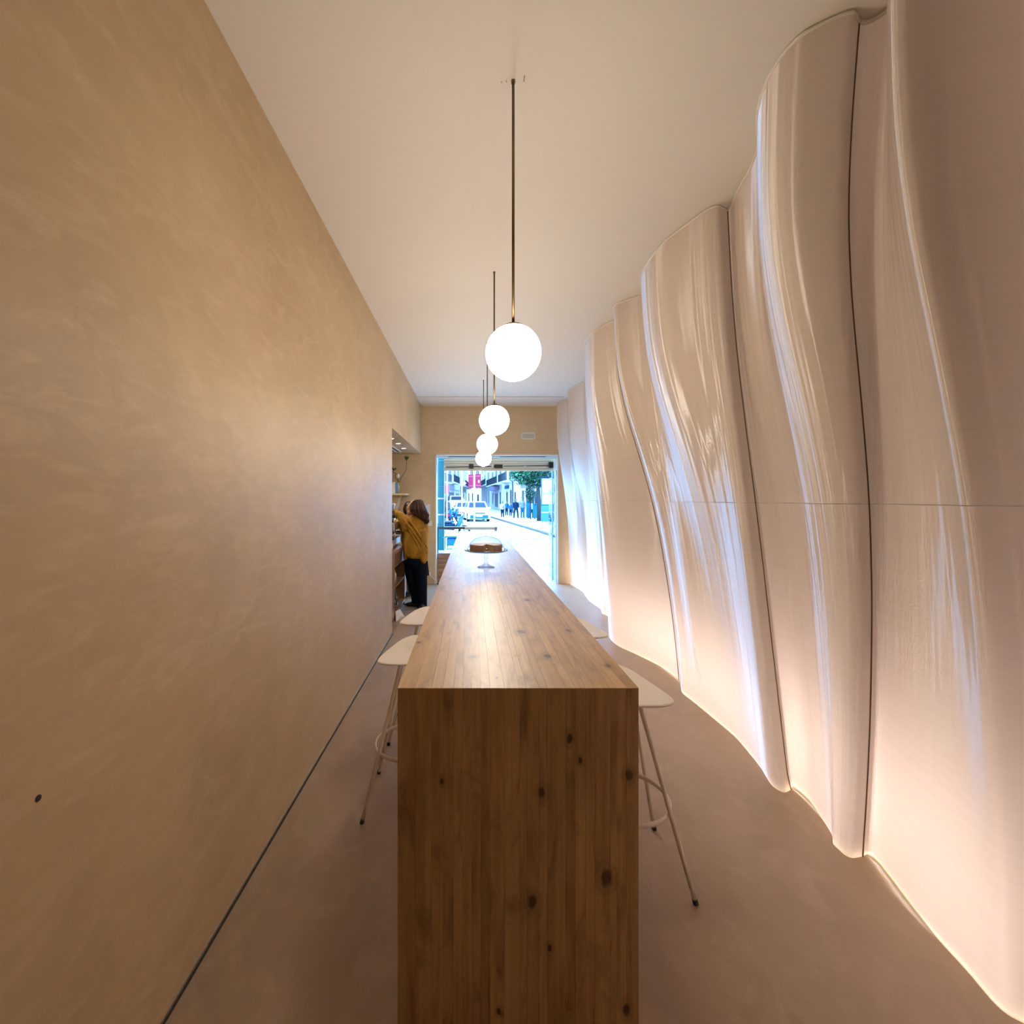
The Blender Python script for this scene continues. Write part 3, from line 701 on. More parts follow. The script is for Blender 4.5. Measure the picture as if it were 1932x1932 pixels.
e = empty('milk_pitcher', (-1.085, 5.92, ZW), 'small steel milk pitcher with black base at the worktop edge', 'pitcher')
MB().lathe((-1.085, 5.92, ZW), [(.042, 0), (.044, .02)], 16).build('base', M['black'], e, True)
MB().lathe((-1.085, 5.92, ZW + .02), [(.040, 0), (.042, .03), (.034, .07), (.038, .09), (.034, .088)], 16).build('jug', M['steel'], e, True)
MB().tube([(-1.085, 5.88, ZW + .09), (-1.085, 5.85, ZW + .075), (-1.085, 5.855, ZW + .04), (-1.085, 5.88, ZW + .035)], .005, 6).build('handle', M['steel'], e, True)
e = empty('water_bottle', (-1.14, 6.15, ZW), 'small white kettle between pitcher and coffee machine', 'kettle')
e.name = 'white_kettle'
MB().lathe((-1.13, 6.15, ZW), [(.062, 0), (.068, .05), (.055, .11), (.04, .13)], 18).build('body', M['offwhite'], e, True)
MB().lathe((-1.13, 6.15, ZW + .13), [(.04, 0), (.02, .018), (.008, .03)], 14).build('lid', M['black'], e, True)
MB().tube([(-1.13, 6.09, ZW + .11), (-1.13, 6.04, ZW + .12), (-1.13, 6.03, ZW + .06), (-1.13, 6.09, ZW + .03)], .007, 8).build('handle', M['black'], e, True)

# ================================================================== PEOPLE
def flesh(name, chains, m, parent, voxel=.008, blobs=(), smooth=6):
    mb = MB()
    for ch in chains:
        pts, rad = ch[0], ch[1]; lat = ch[2] if len(ch) > 2 else None
        rad = [r if isinstance(r, tuple) else (r, r) for r in rad]
        P = [Vector(p) for p in pts]; ext = []; er = []
        t0 = (P[0] - P[1]).normalized(); t1 = (P[-1] - P[-2]).normalized()
        ext.append(P[0] + t0 * min(rad[0]) * .8); er.append((rad[0][0] * .45, rad[0][1] * .45))
        ext += P; er += rad
        ext.append(P[-1] + t1 * min(rad[-1]) * .8); er.append((rad[-1][0] * .45, rad[-1][1] * .45))
        mb.tube(ext, er, 14, lat=lat)
    for (c, rx, ry, rz) in blobs: mb.ell(c, rx, ry, rz, 16, 12)
    o = mb.build(name, m, parent, True)
    r = o.modifiers.new('remesh', 'REMESH'); r.mode = 'VOXEL'; r.voxel_size = voxel; r.use_smooth_shade = True
    s = o.modifiers.new('smooth', 'SMOOTH'); s.factor = .5; s.iterations = smooth
    return o
def hand_chains(wr, d, side, s=1.):
    """palm and five bent fingers; d: pointing direction, side: thumb side"""
    wr = Vector(wr); d = Vector(d).normalized(); sd = Vector(side).normalized(); dn = d.cross(sd).normalized()
    if dn.z > 0: dn = -dn
    out = [([wr, wr + d * .05 * s, wr + d * .085 * s], [(.024 * s, .014 * s), (.036 * s, .014 * s), (.036 * s, .012 * s)], tuple(sd))]
    for k, ln in enumerate((.070, .078, .072, .056)):
        b = wr + d * .082 * s + sd * (.028 - k * .019) * s
        out.append(([b, b + d * ln * .5 * s + dn * .006, b + d * ln * .8 * s + dn * .024 * s, b + d * ln * .9 * s + dn * .042 * s], [.0088 * s, .0085 * s, .008 * s, .0075 * s]))
    b = wr + d * .03 * s + sd * .026 * s
    out.append(([b, b + d * .025 * s + sd * .022 * s + dn * .008, b + d * .055 * s + sd * .030 * s + dn * .018], [.012 * s, .010 * s, .0085 * s]))
    return out
M['skin'] = mat('skin', (.62, .36, .24), .5); M['skin2'] = mat('skin_b', (.58, .30, .19), .5)
def hairmat(name, a, b):
    m, n, l, p = nt(name); pos = n.new('ShaderNodeTexCoord').outputs['Object']
    v = noise(n, l, mapping(n, l, pos, (60, 60, 8)), 1., 4, .6, 2.); l.new(ramp(n, l, v, [(.35, a), (.65, b)]), p.inputs['Base Color']); p.inputs['Roughness'].default_value = .45
    bump(n, l, p, v, .6, .01); return m
def knit(name, a, b):
    m, n, l, p = nt(name); pos = n.new('ShaderNodeTexCoord').outputs['Object']
    v = noise(n, l, mapping(n, l, pos, (9, 9, 3), (0, .6, 0)), 1., 4, .6, .6); l.new(ramp(n, l, v, [(.35, a), (.65, b)]), p.inputs['Base Color']); p.inputs['Roughness'].default_value = .9
    bump(n, l, p, v, .5, .03); return m
# --- barista in the mustard sweater, back to the viewer, reaching left
WY = HC * F / (1148 - VY)
def W(px, py, dy=0.): return AT(px, py, WY + dy)
ba = empty('person', (W(790, 1148).x, WY, 0), 'long-haired person in a mustard sweater and navy jeans reaching left, seen from behind', 'person')
hd = W(782, 957.5, .02)
body = [([W(784, 1056), W(785, 1030), W(786, 1000), W(787, 980)], [(.14, .10), (.125, .095), (.15, .105), (.14, .09)], (1, 0, 0)),
        ([W(787, 982), W(785, 970), W(783, 962, .02)], [.055, .05, .05]),
        ([W(776, 990, .02), W(764, 982, .05), W(754, 972.5, .09), W(744, 967.5, .13), W(722, 964, .175)], [.06, .05, .042, .034, .026]),
        ([W(801, 983), W(803, 1008, .02), W(800, 1024, .12), W(790, 1034, .24)], [.05, .042, .036, .027]),
        ([W(791, 1056), W(794, 1085, -.01), W(796, 1105, -.02), W(797, 1142, 0)], [.085, .075, .055, .042]),
        ([W(775, 1058, .02), W(775, 1085, .06), W(780, 1108, .12), W(783, 1138, .14)], [.085, .075, .055, .042])]
body += hand_chains(W(720, 963, .18), (-1, .25, .05), (0, -.2, 1)); body += hand_chains(W(790, 1034, .24), (-.7, .6, -.2), (-.3, .2, .8))
flesh('body', body, M['skin'], ba, .008, [(hd, .088, .092, .112), (hd + Vector((-.092, .01, -.01)), .018, .014, .022), (hd + Vector((-.06, .01, -.075)), .045, .05, .04)])
for s in (-1, 1): MB().ell(hd + Vector((-.080, .01 + s * .03, .012)), .008, .012, .008, 8, 6).build('eye', M['black'], ba, True)
MB().ell(hd + Vector((-.092, .012, -.055)), .010, .022, .007, 8, 6).build('mouth', mat('lips', (.45, .16, .13), .5), ba, True)
MB().ell(hd + Vector((-.005, -.088, -.01)), .018, .012, .03, 8, 6).build('ear', M['skin'], ba, True)
flesh('sweater', [([W(783, 1049), W(784, 1036), W(784, 1005), W(786, 984), W(787, 974)], [(.170, .135), (.172, .145), (.165, .14), (.150, .12), (.085, .08)], (1, 0, 0)),
                  ([W(772, 1000, .02), W(764, 985, .05), W(754, 973, .09), W(744, 967.5, .13), W(726, 964.5, .17)], [.14, .105, .068, .047, .036]),
                  ([W(799, 1058, -.02), W(799, 1040, -.02), W(797, 1000, -.02)], [(.055, .10), (.075, .12), (.075, .12)], (1, 0, 0)),
                  ([W(798, 984), W(802, 1000, .0), W(803, 1015, .03), W(800, 1025, .11), W(794, 1031, .2)], [.075, .06, .05, .045, .04]),
                  ([W(767, 1053, .0), W(767, 1030, .0), W(770, 1005)], [(.045, .09), (.06, .11), (.08, .11)], (1, 0, 0))],
      knit('mustard_knit', (.30, .145, .014), (.50, .27, .024)), ba, .009)
# raised folds running from the reaching arm down to the right hip
for k, (p0, p1) in enumerate((((757, 975), (806, 1045)), ((768, 977), (807, 1035)), ((765, 990), (800, 1052)))):
    pts = [W(p0[0] + (p1[0] - p0[0]) * i / 8, p0[1] + (p1[1] - p0[1]) * i / 8 - 3 * math.sin(math.pi * i / 8), -.135 + .06 * abs(i / 8 - .55)) for i in range(9)]
    MB().tube(pts, [.004, .012, .016, .018, .018, .018, .016, .012, .004], 8).build('sweater_fold', bpy.data.materials['mustard_knit'], ba, True)
jean = mat('navy_denim', (.005, .009, .022), .9, spec=.15)
flesh('jeans', [([W(783, 1045), W(783, 1062)], [(.145, .115), (.155, .12)], (1, 0, 0)),
                ([W(792, 1060), W(794, 1085, -.01), W(795.5, 1106, -.02), W(796.5, 1128), W(796.5, 1144)], [.098, .094, .082, .074, .074]),
                ([W(774, 1060, .02), W(775, 1083, .06), W(780, 1106, .12), W(783, 1124, .14), W(784, 1136, .14)], [.095, .088, .072, .062, .060])], jean, ba, .009)
def shoe(p, d, parent, m, name='shoe'):
    p = Vector((p[0], p[1], 0)); d = Vector(d).normalized(); s = Vector((d.y, -d.x, 0))
    MB().tube([p - d * .09 + Vector((0, 0, .035)), p - d * .05 + Vector((0, 0, .045)), p + d * .04 + Vector((0, 0, .04)), p + d * .12 + Vector((0, 0, .028)), p + d * .165 + Vector((0, 0, .022))], [(.02, .02), (.038, .043), (.045, .038), (.046, .026), (.02, .012)], 12, lat=tuple(s)).build(name, m, parent, True)
shoe(FLR(796, 1150), (-.3, 1, 0), ba, M['black']); shoe(FLR(783, 1144), (-1, .2, 0), ba, M['black'])
mb = MB(); a = W(800, 1056, -.05)
poly = [(799, 1056), (807, 1058), (810, 1085.5), (801, 1087.5)]
f0 = [W(x, y, -.02) for x, y in poly]; f1 = [W(x, y, .06) for x, y in poly]
mb.add(f0 + f1, [(0, 3, 2, 1), (4, 5, 6, 7), (0, 1, 5, 4), (1, 2, 6, 5), (2, 3, 7, 6), (3, 0, 4, 7)]); mb.build('apron', mat('purple_cloth', (.03, .018, .05), .85), ba)
hm = hairmat('brown_hair', (.018, .007, .005), (.075, .030, .019))
hc = [([W(800, 966, -.04), W(803, 979, -.05), W(802.5, 990, -.04)], [.065, .048, .018])]
for k in range(16):   # wavy locks fanning from the crown down the back
    u = k / 15; a_ = math.pi * (1.12 - 1.25 * u)
    ox, oy = 789 + 15.5 * math.cos(a_) + (3 if u > .5 else 0), 956 - 12 * math.sin(a_)
    ex, ey = 780 + 27 * u, 971 + 17 * u ** 1.3; dp = -.10 - .05 * math.sin(math.pi * u)
    w_ = 1.4 * math.sin(k * 2.4)
    hc.append(([W(787, 948, -.06), W((787 + ox) / 2 + .3, (947 + oy) / 2 - 1, dp * .8), W(ox * .55 + ex * .45 + w_, oy * .5 + ey * .5, dp), W(ex * .8 + ox * .2 - w_, ey - 4, dp * .9), W(ex + w_ * .5, ey, dp * .7)], [.026, .030, .027, .022, .010]))
flesh('hair', hc, hm, ba, .007, [(W(788, 957, .0), .122, .125, .108), (W(797, 966, -.02), .085, .085, .11)], 2)
# --- second person further back, mostly hidden behind the first
PY = HC * F / (1124 - VY)
def Q(px, py, dy=0.): return AT(px, py, PY + dy)
pb = empty('person', (Q(772, 1124).x, PY, 0), 'person with dark hair in dark clothes, mostly hidden behind the one in mustard', 'person')
h2 = Q(774, 961)
b2 = [([Q(778, 1050), Q(777, 1020), Q(777, 992)], [(.14, .10), (.13, .10), (.16, .10)], (1, 0, 0)), ([Q(777, 992), Q(776, 975), Q(775, 966)], [.055, .05, .05]),
      ([Q(765, 994), Q(762, 1018, -.05), Q(766, 1036, -.25)], [.05, .042, .03]), ([Q(791, 994), Q(793, 1018), Q(788, 1036, -.2)], [.05, .042, .03]),
      ([Q(771, 1052), Q(774, 1085), Q(771, 1118)], [.085, .06, .042]), ([Q(786, 1052), Q(786, 1085), Q(785, 1118)], [.085, .06, .042])]
b2 += hand_chains(Q(766, 1036, -.25), (.3, -.8, -.1), (.7, .3, .3)); b2 += hand_chains(Q(788, 1036, -.2), (-.3, -.8, -.1), (-.7, .3, .3))
flesh('body', b2, M['skin2'], pb, .009, [(h2, .078, .09, .11), (h2 + Vector((.03, -.09, -.012)), .014, .018, .022)])
for s in (-1, 1): MB().ell(h2 + Vector((.028 + s * .03, -.08, .012)), .011, .008, .008, 8, 6).build('eye', M['black'], pb, True)
MB().ell(h2 + Vector((.028, -.083, -.05)), .022, .01, .007, 8, 6).build('mouth', bpy.data.materials['lips'], pb, True)
flesh('hair', [([h2 + Vector((-.06, -.02, .08)), h2 + Vector((-.085, -.03, .0)), h2 + Vector((-.08, -.02, -.08))], [.035, .038, .025])], mat('black_hair', (.012, .010, .010), .35), pb, .01, [(h2 + Vector((-.03, .03, .035)), .085, .09, .10)], 4)
flesh('shirt', [([Q(776, 1056), Q(776, 1020), Q(777, 996), Q(777, 984)], [(.17, .13), (.16, .13), (.19, .12), (.09, .08)], (1, 0, 0)), ([Q(765, 996), Q(762, 1018, -.05), Q(765, 1032, -.2)], [.065, .055, .045]), ([Q(790, 996), Q(793, 1018), Q(789, 1032, -.15)], [.065, .055, .045])], mat('dark_brown_cloth', (.035, .02, .02), .85), pb, .011)
flesh('trousers', [([Q(778, 1045), Q(778, 1056)], [(.15, .12), (.155, .12)], (1, 0, 0)), ([Q(771, 1056), Q(775, 1088), Q(774, 1114)], [.095, .075, .058]), ([Q(786, 1056), Q(786, 1088), Q(785, 1116)], [.095, .075, .06])], mat('charcoal_cloth', (.022, .023, .028), .85), pb, .011)
shoe(Q(771, 1124), (-.4, -1, 0), pb, M['black']); shoe(Q(785, 1124), (.1, -1, 0), pb, M['black'])

# ================================================================== STREET OPENING
YS = YE + .34      # shutter plane
def sp(px, py): return AT(px, py, YS)
x0, x1 = sp(838.5, 900).x, sp(1053, 900).x
rs = empty('roller_shutter', ((x0 + x1) / 2, YS, sp(900, 888).z), 'rolled-up pale metal slat shutter at the top of the street opening', 'shutter')
zb, zt = sp(900, 888.5).z, OZ + .05
ns = 7; M['slat'] = mat('shutter_slat', (.72, .66, .52), .4, .2)
for i in range(ns):
    a = zb + (zt - zb) * i / ns; b = zb + (zt - zb) * (i + 1) / ns - .005
    MB().box(x0, x1, YS, YS + .02, a, b, .004).build('slat', M['slat'], rs)
MB().box(x0, x1, YS + .02, YS + .028, zb, zt).build('backing', M['grey'], rs)
zr = sp(940, 880).z
MB().tube([(x0 + .03, YS - .03, zr - .02), (x1 - .12, YS - .03, zr + .02)], .008, 8).build('drive_shaft', M['black'], rs, True)
for px, wd, hh in ((889, .045, .045), (940, .085, .035), (1039, .045, .06)):
    p = sp(px, 880 if px < 1000 else 877.5); MB().box(p.x - wd, p.x + wd, YS - .055, YS, p.z - hh, p.z + hh, .005).build('motor_box' if px == 940 else 'bracket', M['black'], rs)
for px in (929, 948, 990, 840): 
    p = sp(px, 880.5); MB().ell((p.x, YS - .03, p.z), .022, .014, .016, 10, 6).build('shaft_joint', M['offwhite'], rs, True)
e = empty('air_curtain', (0, YS - .05, OZ - .03), 'pale strip with dark slots along the top of the street opening', 'air curtain')
MB().box(OX0 + .02, OX1 - .02, YE + .1, YE + .3, OZ - .045, OZ - .015).build('housing', mat('pale_blue_metal', (.62, .72, .74), .4), e)
for (p0, p1) in ((846, 905), (943, 1029)):
    a, b = AT(p0, 861, YE + .1).x, AT(p1, 861, YE + .1).x
    MB().box(a, b, YE + .094, YE + .1, OZ - .034, OZ - .024).build('slot', M['black'], e)
# left pier of stacked blocks
X_edge = mat('side_edge', (.55, .62, .64), .4)
pr = empty('glass_side_panel', (OX0 + .07, YE + .5, 0), 'blue tinted glass side panel at the left edge of the street opening', 'glass panel')
px0, px1 = OX0 + .016, sp(838, 900).x
M['pier'] = frosted('tinted_glass', (.10, .26, .26), .8)
nb = 9
for i in range(nb):
    a = .60 + (2.9 - .60) * i / nb
    MB().box(px0, px1, YS - .005, YS + .003, a + .001, a + (2.9 - .6) / nb - .001).build('pane', M['pier'], pr)
MB().box(px1 - .008, px1 + .006, YS - .02, YS + .02, 0, 2.9).build('edge_post', X_edge, pr)
for z in (1.62, 1.30): MB().box(px0, px1, YS - .007, YS - .0055, z, z + .03).build('pale_band', M['offwhite'], pr)  # two pale bands across the panes
# timber seat box below the ledge
LX1 = AT(938, 996, YS).x
ZB = HC - (1043 - VY) / F * (YE + .2)
bx = empty('window_bench', ((OX0 + LX1) / 2, YE + .3, 0), 'timber bench box of horizontal boards below the window ledge', 'bench')
M['bench'] = wood('bench_wood', 0, (.50, .30, .20), (.42, .24, .155), (.32, .18, .11), [])
nbd = 6
for i in range(nbd):
    a = .012 + (ZB - .03) * i / nbd; MB().box(OX0 + .016, LX1, YE + .16, YE + .185, a, a + (ZB - .03) / nbd - .006, .002).build('board', M['bench'], bx)
MB().box(OX0 + .016, LX1, YE + .186, YE + .31, 0, ZB - .02).build('carcass', M['gap'], bx)
MB().box(OX0 + .016, LX1 + .005, YE + .15, YE + .315, ZB - .018, ZB).build('seat_top', mat('grey_stone', (.45, .45, .47), .5), bx)
YL = YE + .22
def lp(px, py): return AT(px, py, YL)
lg = empty('window_ledge', (lp(880, 996).x, YL, ZB), 'narrow high ledge across the left half of the street opening', 'ledge')
zt_, zb_ = lp(0, 994).z, lp(0, 998.5).z
MB().box(OX0 + .016, lp(877, 996).x, YL, YL + .09, zb_, zt_, .003).build('dark_rail', mat('ledge_dark', (.10, .08, .09), .4), lg)
MB().box(lp(877, 996).x + .001, lp(934, 996).x, YL - .02, YL + .09, lp(0, 999.6).z, zt_, .003).build('sky_sheen_rail', mat('ledge_pale', (.62, .70, .74), .35), lg)  # pale colour stands in for sky reflected on this half of the ledge
MB().box(lp(934, 996).x + .001, lp(938, 996).x, YL - .022, YL + .09, lp(0, 999.6).z, zt_, .002).build('end_cap', mat('ledge_cap', (.22, .23, .30), .4), lg)
MB().box(OX0 + .017, lp(827, 1000).x, YL, YL + .05, ZB, zb_ - .001).build('post', mat('ledge_post', (.03, .10, .16), .4), lg)
MB().box(LX1 - .06, LX1 - .01, YL + .02, YL + .06, ZB, lp(0, 999.6).z - .001).build('post', bpy.data.materials['ledge_pale'], lg)
# folded glass door at the right jamb
gd = empty('glass_door', (OX1 - .06, YS + .2, 0), 'clear glass door folded back at the right edge of the street opening', 'door')
dx0, dx1 = AT(1042, 900, YS).x, OX1 - .02
MB().box(dx1 - .012, dx1 - .004, YE + .03, YS + .55, .02, zb - .01).build('pane', M['thin_glass'], gd)
MB().box(dx1 - .02, dx1 - .001, YE + .03, YE + .055, .0, zb - .005).build('stile', M['offwhite'], gd)
MB().box(dx0, dx0 + .018, YS + .02, YS + .05, .0, zb - .005).build('stile', mat('blue_grey_metal', (.20, .34, .45), .4), gd)
MB().box(dx0 + .018, dx1 - .02, YS + .025, YS + .032, .04, zb - .02).build('pane', frosted('pale_reflection_glass', (.75, .78, .78), .75), gd)  # whitish pane puts the door glass's bright reflection into its colour
MB().box(dx0 + .018, dx1 - .02, YS + .02, YS + .045, .0, .04).build('bottom_rail', M['offwhite'], gd)
for z in (.9, 1.75): MB().box(dx0 + .02, dx1 - .02, YS + .018, YS + .024, z, z + .05).build('sticker_band', M['white'], gd)
# ================================================================== THE STREET
X = {}
for k, c, r in (('render', (.70, .70, .69), .8), ('stone', (.55, .55, .55), .8), ('warm', (.62, .58, .56), .8), ('dark', (0.023, 0.036, 0.054), .4), ('pane', (0.007, 0.018, 0.034), .3),
                ('iron', (0.018, 0.027, 0.036), .5), ('road', (.36, .36, .36), .85), ('pave', (.42, .41, .40), .85), ('kerb', (.06, .06, .06), .85), ('red', (.19, .010, .028), .6), ('car', (0.492, 0.492, 0.492), .2),
                ('tyre', (0.009, 0.009, 0.009), .8), ('blue', (0.009, 0.072, 0.189), .5), ('navy', (.003, .012, .032), .7), ('teal', (0.009, 0.090, 0.126), .6), ('pink', (.26, .04, .07), .5), ('awning', (0.203, 0.180, 0.270), .7),
                ('yellow', (0.383, 0.248, 0.054), .6), ('bark', (0.027, 0.032, 0.032), .9), ('skin', (0.225, 0.135, 0.099), .6), ('grey', (0.135, 0.144, 0.162), .7), ('wht', (0.510, 0.510, 0.510), .6), ('brown', (0.072, 0.041, 0.045), .7)):
    X[k] = mat('street_' + k, c, r, spec=.12)
X['foliage'] = mat('street_foliage', (.010, .045, .022), .5); X['foliage2'] = mat('street_foliage_light', (.03, .12, .05), .5)
def speckle(m, a, b, sc_):
    n, l = m.node_tree.nodes, m.node_tree.links; pos = n.new('ShaderNodeNewGeometry').outputs['Position']
    v = noise(n, l, mapping(n, l, pos, (sc_ * 1.6, sc_ * .5, 1)), 1., 5, .7)
    l.new(ramp(n, l, v, [(.52, a), (.66, b)]), n['Principled BSDF'].inputs['Base Color'])
speckle(X['road'], (.36, .36, .36), (.11, .11, .11), 2.2); speckle(X['pave'], (.42, .41, .40), (.15, .15, .15), 2.6)
struct(MB().box(-60, 60, YE + .28, 170, -.3, -.004), 'ground', X['road'], label='pale cobbled street surface in bluish daylight')
# right pavement with its row of kerb stones
ka, kb = FLR(928, 976.5), FLR(1041, 1010.5)
d = (kb - ka).normalized(); far = ka - d * 60; near = kb + d * 6
struct(MB().prism([(near.x, near.y), (40, near.y), (40, far.y), (far.x, far.y)], -.003, .05), 'sidewalk', X['pave'], label='pale pavement on the right side of the street')
kerb = struct(MB().obox((ka + kb) / 2 + Vector((0, 0, .02)), d, (d.y, -d.x, 0), 1, 1, 0.001), 'kerb', X['kerb'], label='kerb of grey stones along the right pavement') if False else None
kerb = tag(bpy.data.objects.new('kerb', None), 'kerb of grey stones along the right pavement'); COL.objects.link(kerb); kerb['kind'] = 'structure'; kerb.location = (kb.x, kb.y, 0)
km = None
ln = (kb - ka).length + 10; n_k = 40
side = Vector((d.y, -d.x, 0))
for i in range(n_k):
    p = ka - d * 4 + d * ln * (i + .5) / n_k
    if km is None:
        k0 = MB().obox(p + Vector((0, 0, .025)), d, side, ln / n_k * .42, .12, .04).build('kerb_stone', X['kerb'], kerb); km = k0.data; kp = p.copy()
    else:
        q = bpy.data.objects.new('kerb_stone', km); COL.objects.link(q); q.parent = kerb; q.location = p - kp + side * random.uniform(-.03, .03)
for i, (pa, pb2) in enumerate((((958, 1018.5), (1041, 1015.5)), ((960, 1029), (1041, 1026)))):
    A, B = FLR(*pa), FLR(*pb2); dd = (B - A).normalized()
    tag(MB().obox((A + B) / 2 + Vector((0, 0, 0)), dd, (dd.y, -dd.x, 0), (B - A).length / 2, .06 if i == 0 else .03, .004).build('paving_joint', X['kerb']), ('wider' if i == 0 else 'narrower') + ' grey paving joint across the street near the doorway', 'paving joint')

def building(p0, p1, hgt, wm, label, feats, depth=9.):
    p0 = Vector((*p0, 0)); p1 = Vector((*p1, 0)); u = (p1 - p0); L = u.length; u = u / L
    nrm = Vector((u.y, -u.x, 0))
    if nrm.dot(-p0) < 0: nrm = -nrm          # outward, towards the street side that we see
    e = empty('building', (p0 + u * L / 2), label, 'building', 'buildings along the street')
    def bx(a, b, z0, z1, o0, o1, nm, m, par=None):
        c = p0 + u * (a + b) / 2 * L + nrm * (o0 + o1) / 2; c.z = (z0 + z1) / 2
        return MB().obox(c, u, nrm, (b - a) / 2 * L, (o1 - o0) / 2, (z1 - z0) / 2).build(nm, m, par or e)
    bx(0, 1, 0, hgt, -depth, 0, 'wall', wm)
    bx(-.005, 1.005, hgt, hgt + .3, -depth - .1, .35, 'cornice', X['stone'])
    for f in feats:
        k = f[0]
        if k == 'win':
            _, a, b, z0, z1 = f; w_ = bx(a, b, z0, z1, .0, .06, 'window', X['stone']); q = (b - a) * .12
            bx(a + q, (a + b) / 2 - q * .4, z0 + .1, z1 - .1, .06, .075, 'pane', X['pane'], w_); bx((a + b) / 2 + q * .4, b - q, z0 + .1, z1 - .1, .06, .075, 'pane', X['pane'], w_)
        elif k == 'door':
            _, a, b, z1 = f; w_ = bx(a, b, .0, z1, .0, .05, 'door', X['stone']); q = (b - a) * .2; bx(a + q, b - q, .9, z1 - .2, .05, .07, 'pane', X['pane'], w_)
        elif k == 'shop':
            _, a, b, z1 = f; w_ = bx(a, b, .3, z1, .0, .06, 'shop_window', X['stone']); q = (b - a) * .06
            for t3 in range(3):
                aa = a + q + (b - a - q) * t3 / 3; bx(aa, aa + (b - a - q) / 3 - q, .5, z1 - .25, .06, .08, 'pane', X['pane'], w_)
        elif k == 'balc':
            _, a, b, z = f; w_ = bx(a, b, z, z + .16, 0, .9, 'balcony', X['stone']); bx(a, b, z + 1.02, z + 1.1, .82, .88, 'rail', X['iron'], w_)
            nb2 = max(5, int((b - a) * L / .35))
            for j in range(nb2 + 1):
                aa = a + (b - a) * j / nb2; ww = .02 / L; bx(aa - ww, aa + ww, z + .16, z + 1.04, .83, .87, 'baluster', X['iron'], w_)
        elif k == 'awn':
            _, a, b, z, m = f; bx(a, b, z, z + .55, .05, .9, 'awning', m)
        elif k == 'pil':
            _, a, b = f; bx(a, b, 0, hgt - .3, 0, .14, 'pilaster', X['stone'])
        elif k == 'sign':
            _, a, b, z0, z1, m = f; bx(a, b, z0, z1, .02, .12, 'fascia', m)
        elif k == 'pipe':
            _, a = f; ww = .06 / L; bx(a - ww, a + ww, .1, hgt - .5, .02, .14, 'drainpipe', X['dark'])
FL2 = [('win', .12, .28, 6.9, 9.0), ('win', .42, .58, 6.9, 9.0), ('win', .72, .88, 6.9, 9.0)]
building((5.9, 37), (4.95, 47), 10.5, X['warm'], 'pale building right behind the standing pedestrians', FL2 + [('pil', .0, .05), ('pil', .95, 1), ('shop', .12, .42, 2.6), ('sign', .08, .9, 2.75, 3.2, X['awning']), ('win', .55, .68, .9, 2.6), ('win', .74, .87, .9, 2.6), ('win', .15, .35, 3.7, 5.6), ('win', .6, .8, 3.7, 5.6), ('balc', .1, .9, 3.5), ('pipe', .5)])
building((4.93, 47.2), (4.15, 59), 11.5, X['render'], 'tall white building left of the pedestrians', FL2 + [('pil', .0, .06), ('pil', .94, 1), ('door', .14, .26, 2.6), ('win', .38, .52, .8, 2.8), ('door', .64, .8, 2.7), ('win', .12, .3, 3.9, 5.8), ('win', .42, .6, 3.9, 5.8), ('win', .72, .88, 3.9, 5.8), ('balc', .38, .92, 3.6), ('pipe', .33), ('sign', .6, .86, 2.9, 3.3, X['blue'])])
building((4.13, 59.2), (3.2, 75), 10.0, X['stone'], 'grey stone building further up the right side', FL2 + [('pil', .0, .05), ('door', .12, .24, 2.8), ('shop', .34, .62, 2.7), ('door', .74, .88, 2.8), ('awn', .3, .66, 2.9, X['awning']), ('win', .1, .26, 3.8, 6.0), ('win', .42, .58, 3.8, 6.0), ('win', .74, .9, 3.8, 6.0), ('balc', .05, .95, 3.6)])
building((3.18, 75.2), (2.0, 100), 12.0, X['render'], 'white building at the far end of the right side', FL2 + [('door', .1, .2, 3.), ('win', .3, .42, 1, 3.), ('door', .52, .62, 3.), ('win', .75, .88, 1, 3.), ('balc', .05, .95, 4.0), ('win', .1, .26, 4.2, 6.4), ('win', .42, .58, 4.2, 6.4), ('win', .74, .9, 4.2, 6.4)])
building((-5.0, 44), (-3.2, 57), 10.5, X['render'], 'white building with balconies at the left edge of the street view', FL2 + [('door', .2, .35, 2.7), ('shop', .45, .85, 2.7), ('win', .1, .3, 3.7, 5.7), ('win', .5, .7, 3.7, 5.7), ('balc', .4, .95, 3.5), ('pipe', .98)])
building((-3.18, 57.2), (-2.0, 75), 11.0, X['warm'], 'pale building with a dark shopfront in the middle of the left side', FL2 + [('shop', .1, .5, 2.8), ('sign', .08, .95, 3., 3.6, X['wht']), ('shop', .6, .92, 2.8), ('win', .1, .3, 4.0, 6.2), ('win', .45, .65, 4.0, 6.2), ('win', .75, .92, 4., 6.2), ('balc', .05, .5, 3.7)])
building((-1.98, 75.2), (-.8, 105), 10.0, X['stone'], 'grey building at the far end of the left side', FL2 + [('door', .2, .3, 3.), ('win', .4, .55, 1, 3.), ('door', .65, .75, 3.), ('win', .1, .26, 4.0, 6.2), ('win', .42, .58, 4., 6.2), ('win', .74, .9, 4., 6.2), ('balc', .05, .95, 3.8)])
building((2.4, 112), (-2.4, 112.5), 9.0, X['render'], 'pale building closing the far end of the street', FL2 + [('door', .1, .25, 3.), ('win', .35, .5, 1, 3.2), ('win', .6, .75, 1, 3.2), ('win', .1, .3, 4.2, 6.4), ('win', .6, .8, 4.2, 6.4), ('balc', .1, .9, 4.)])

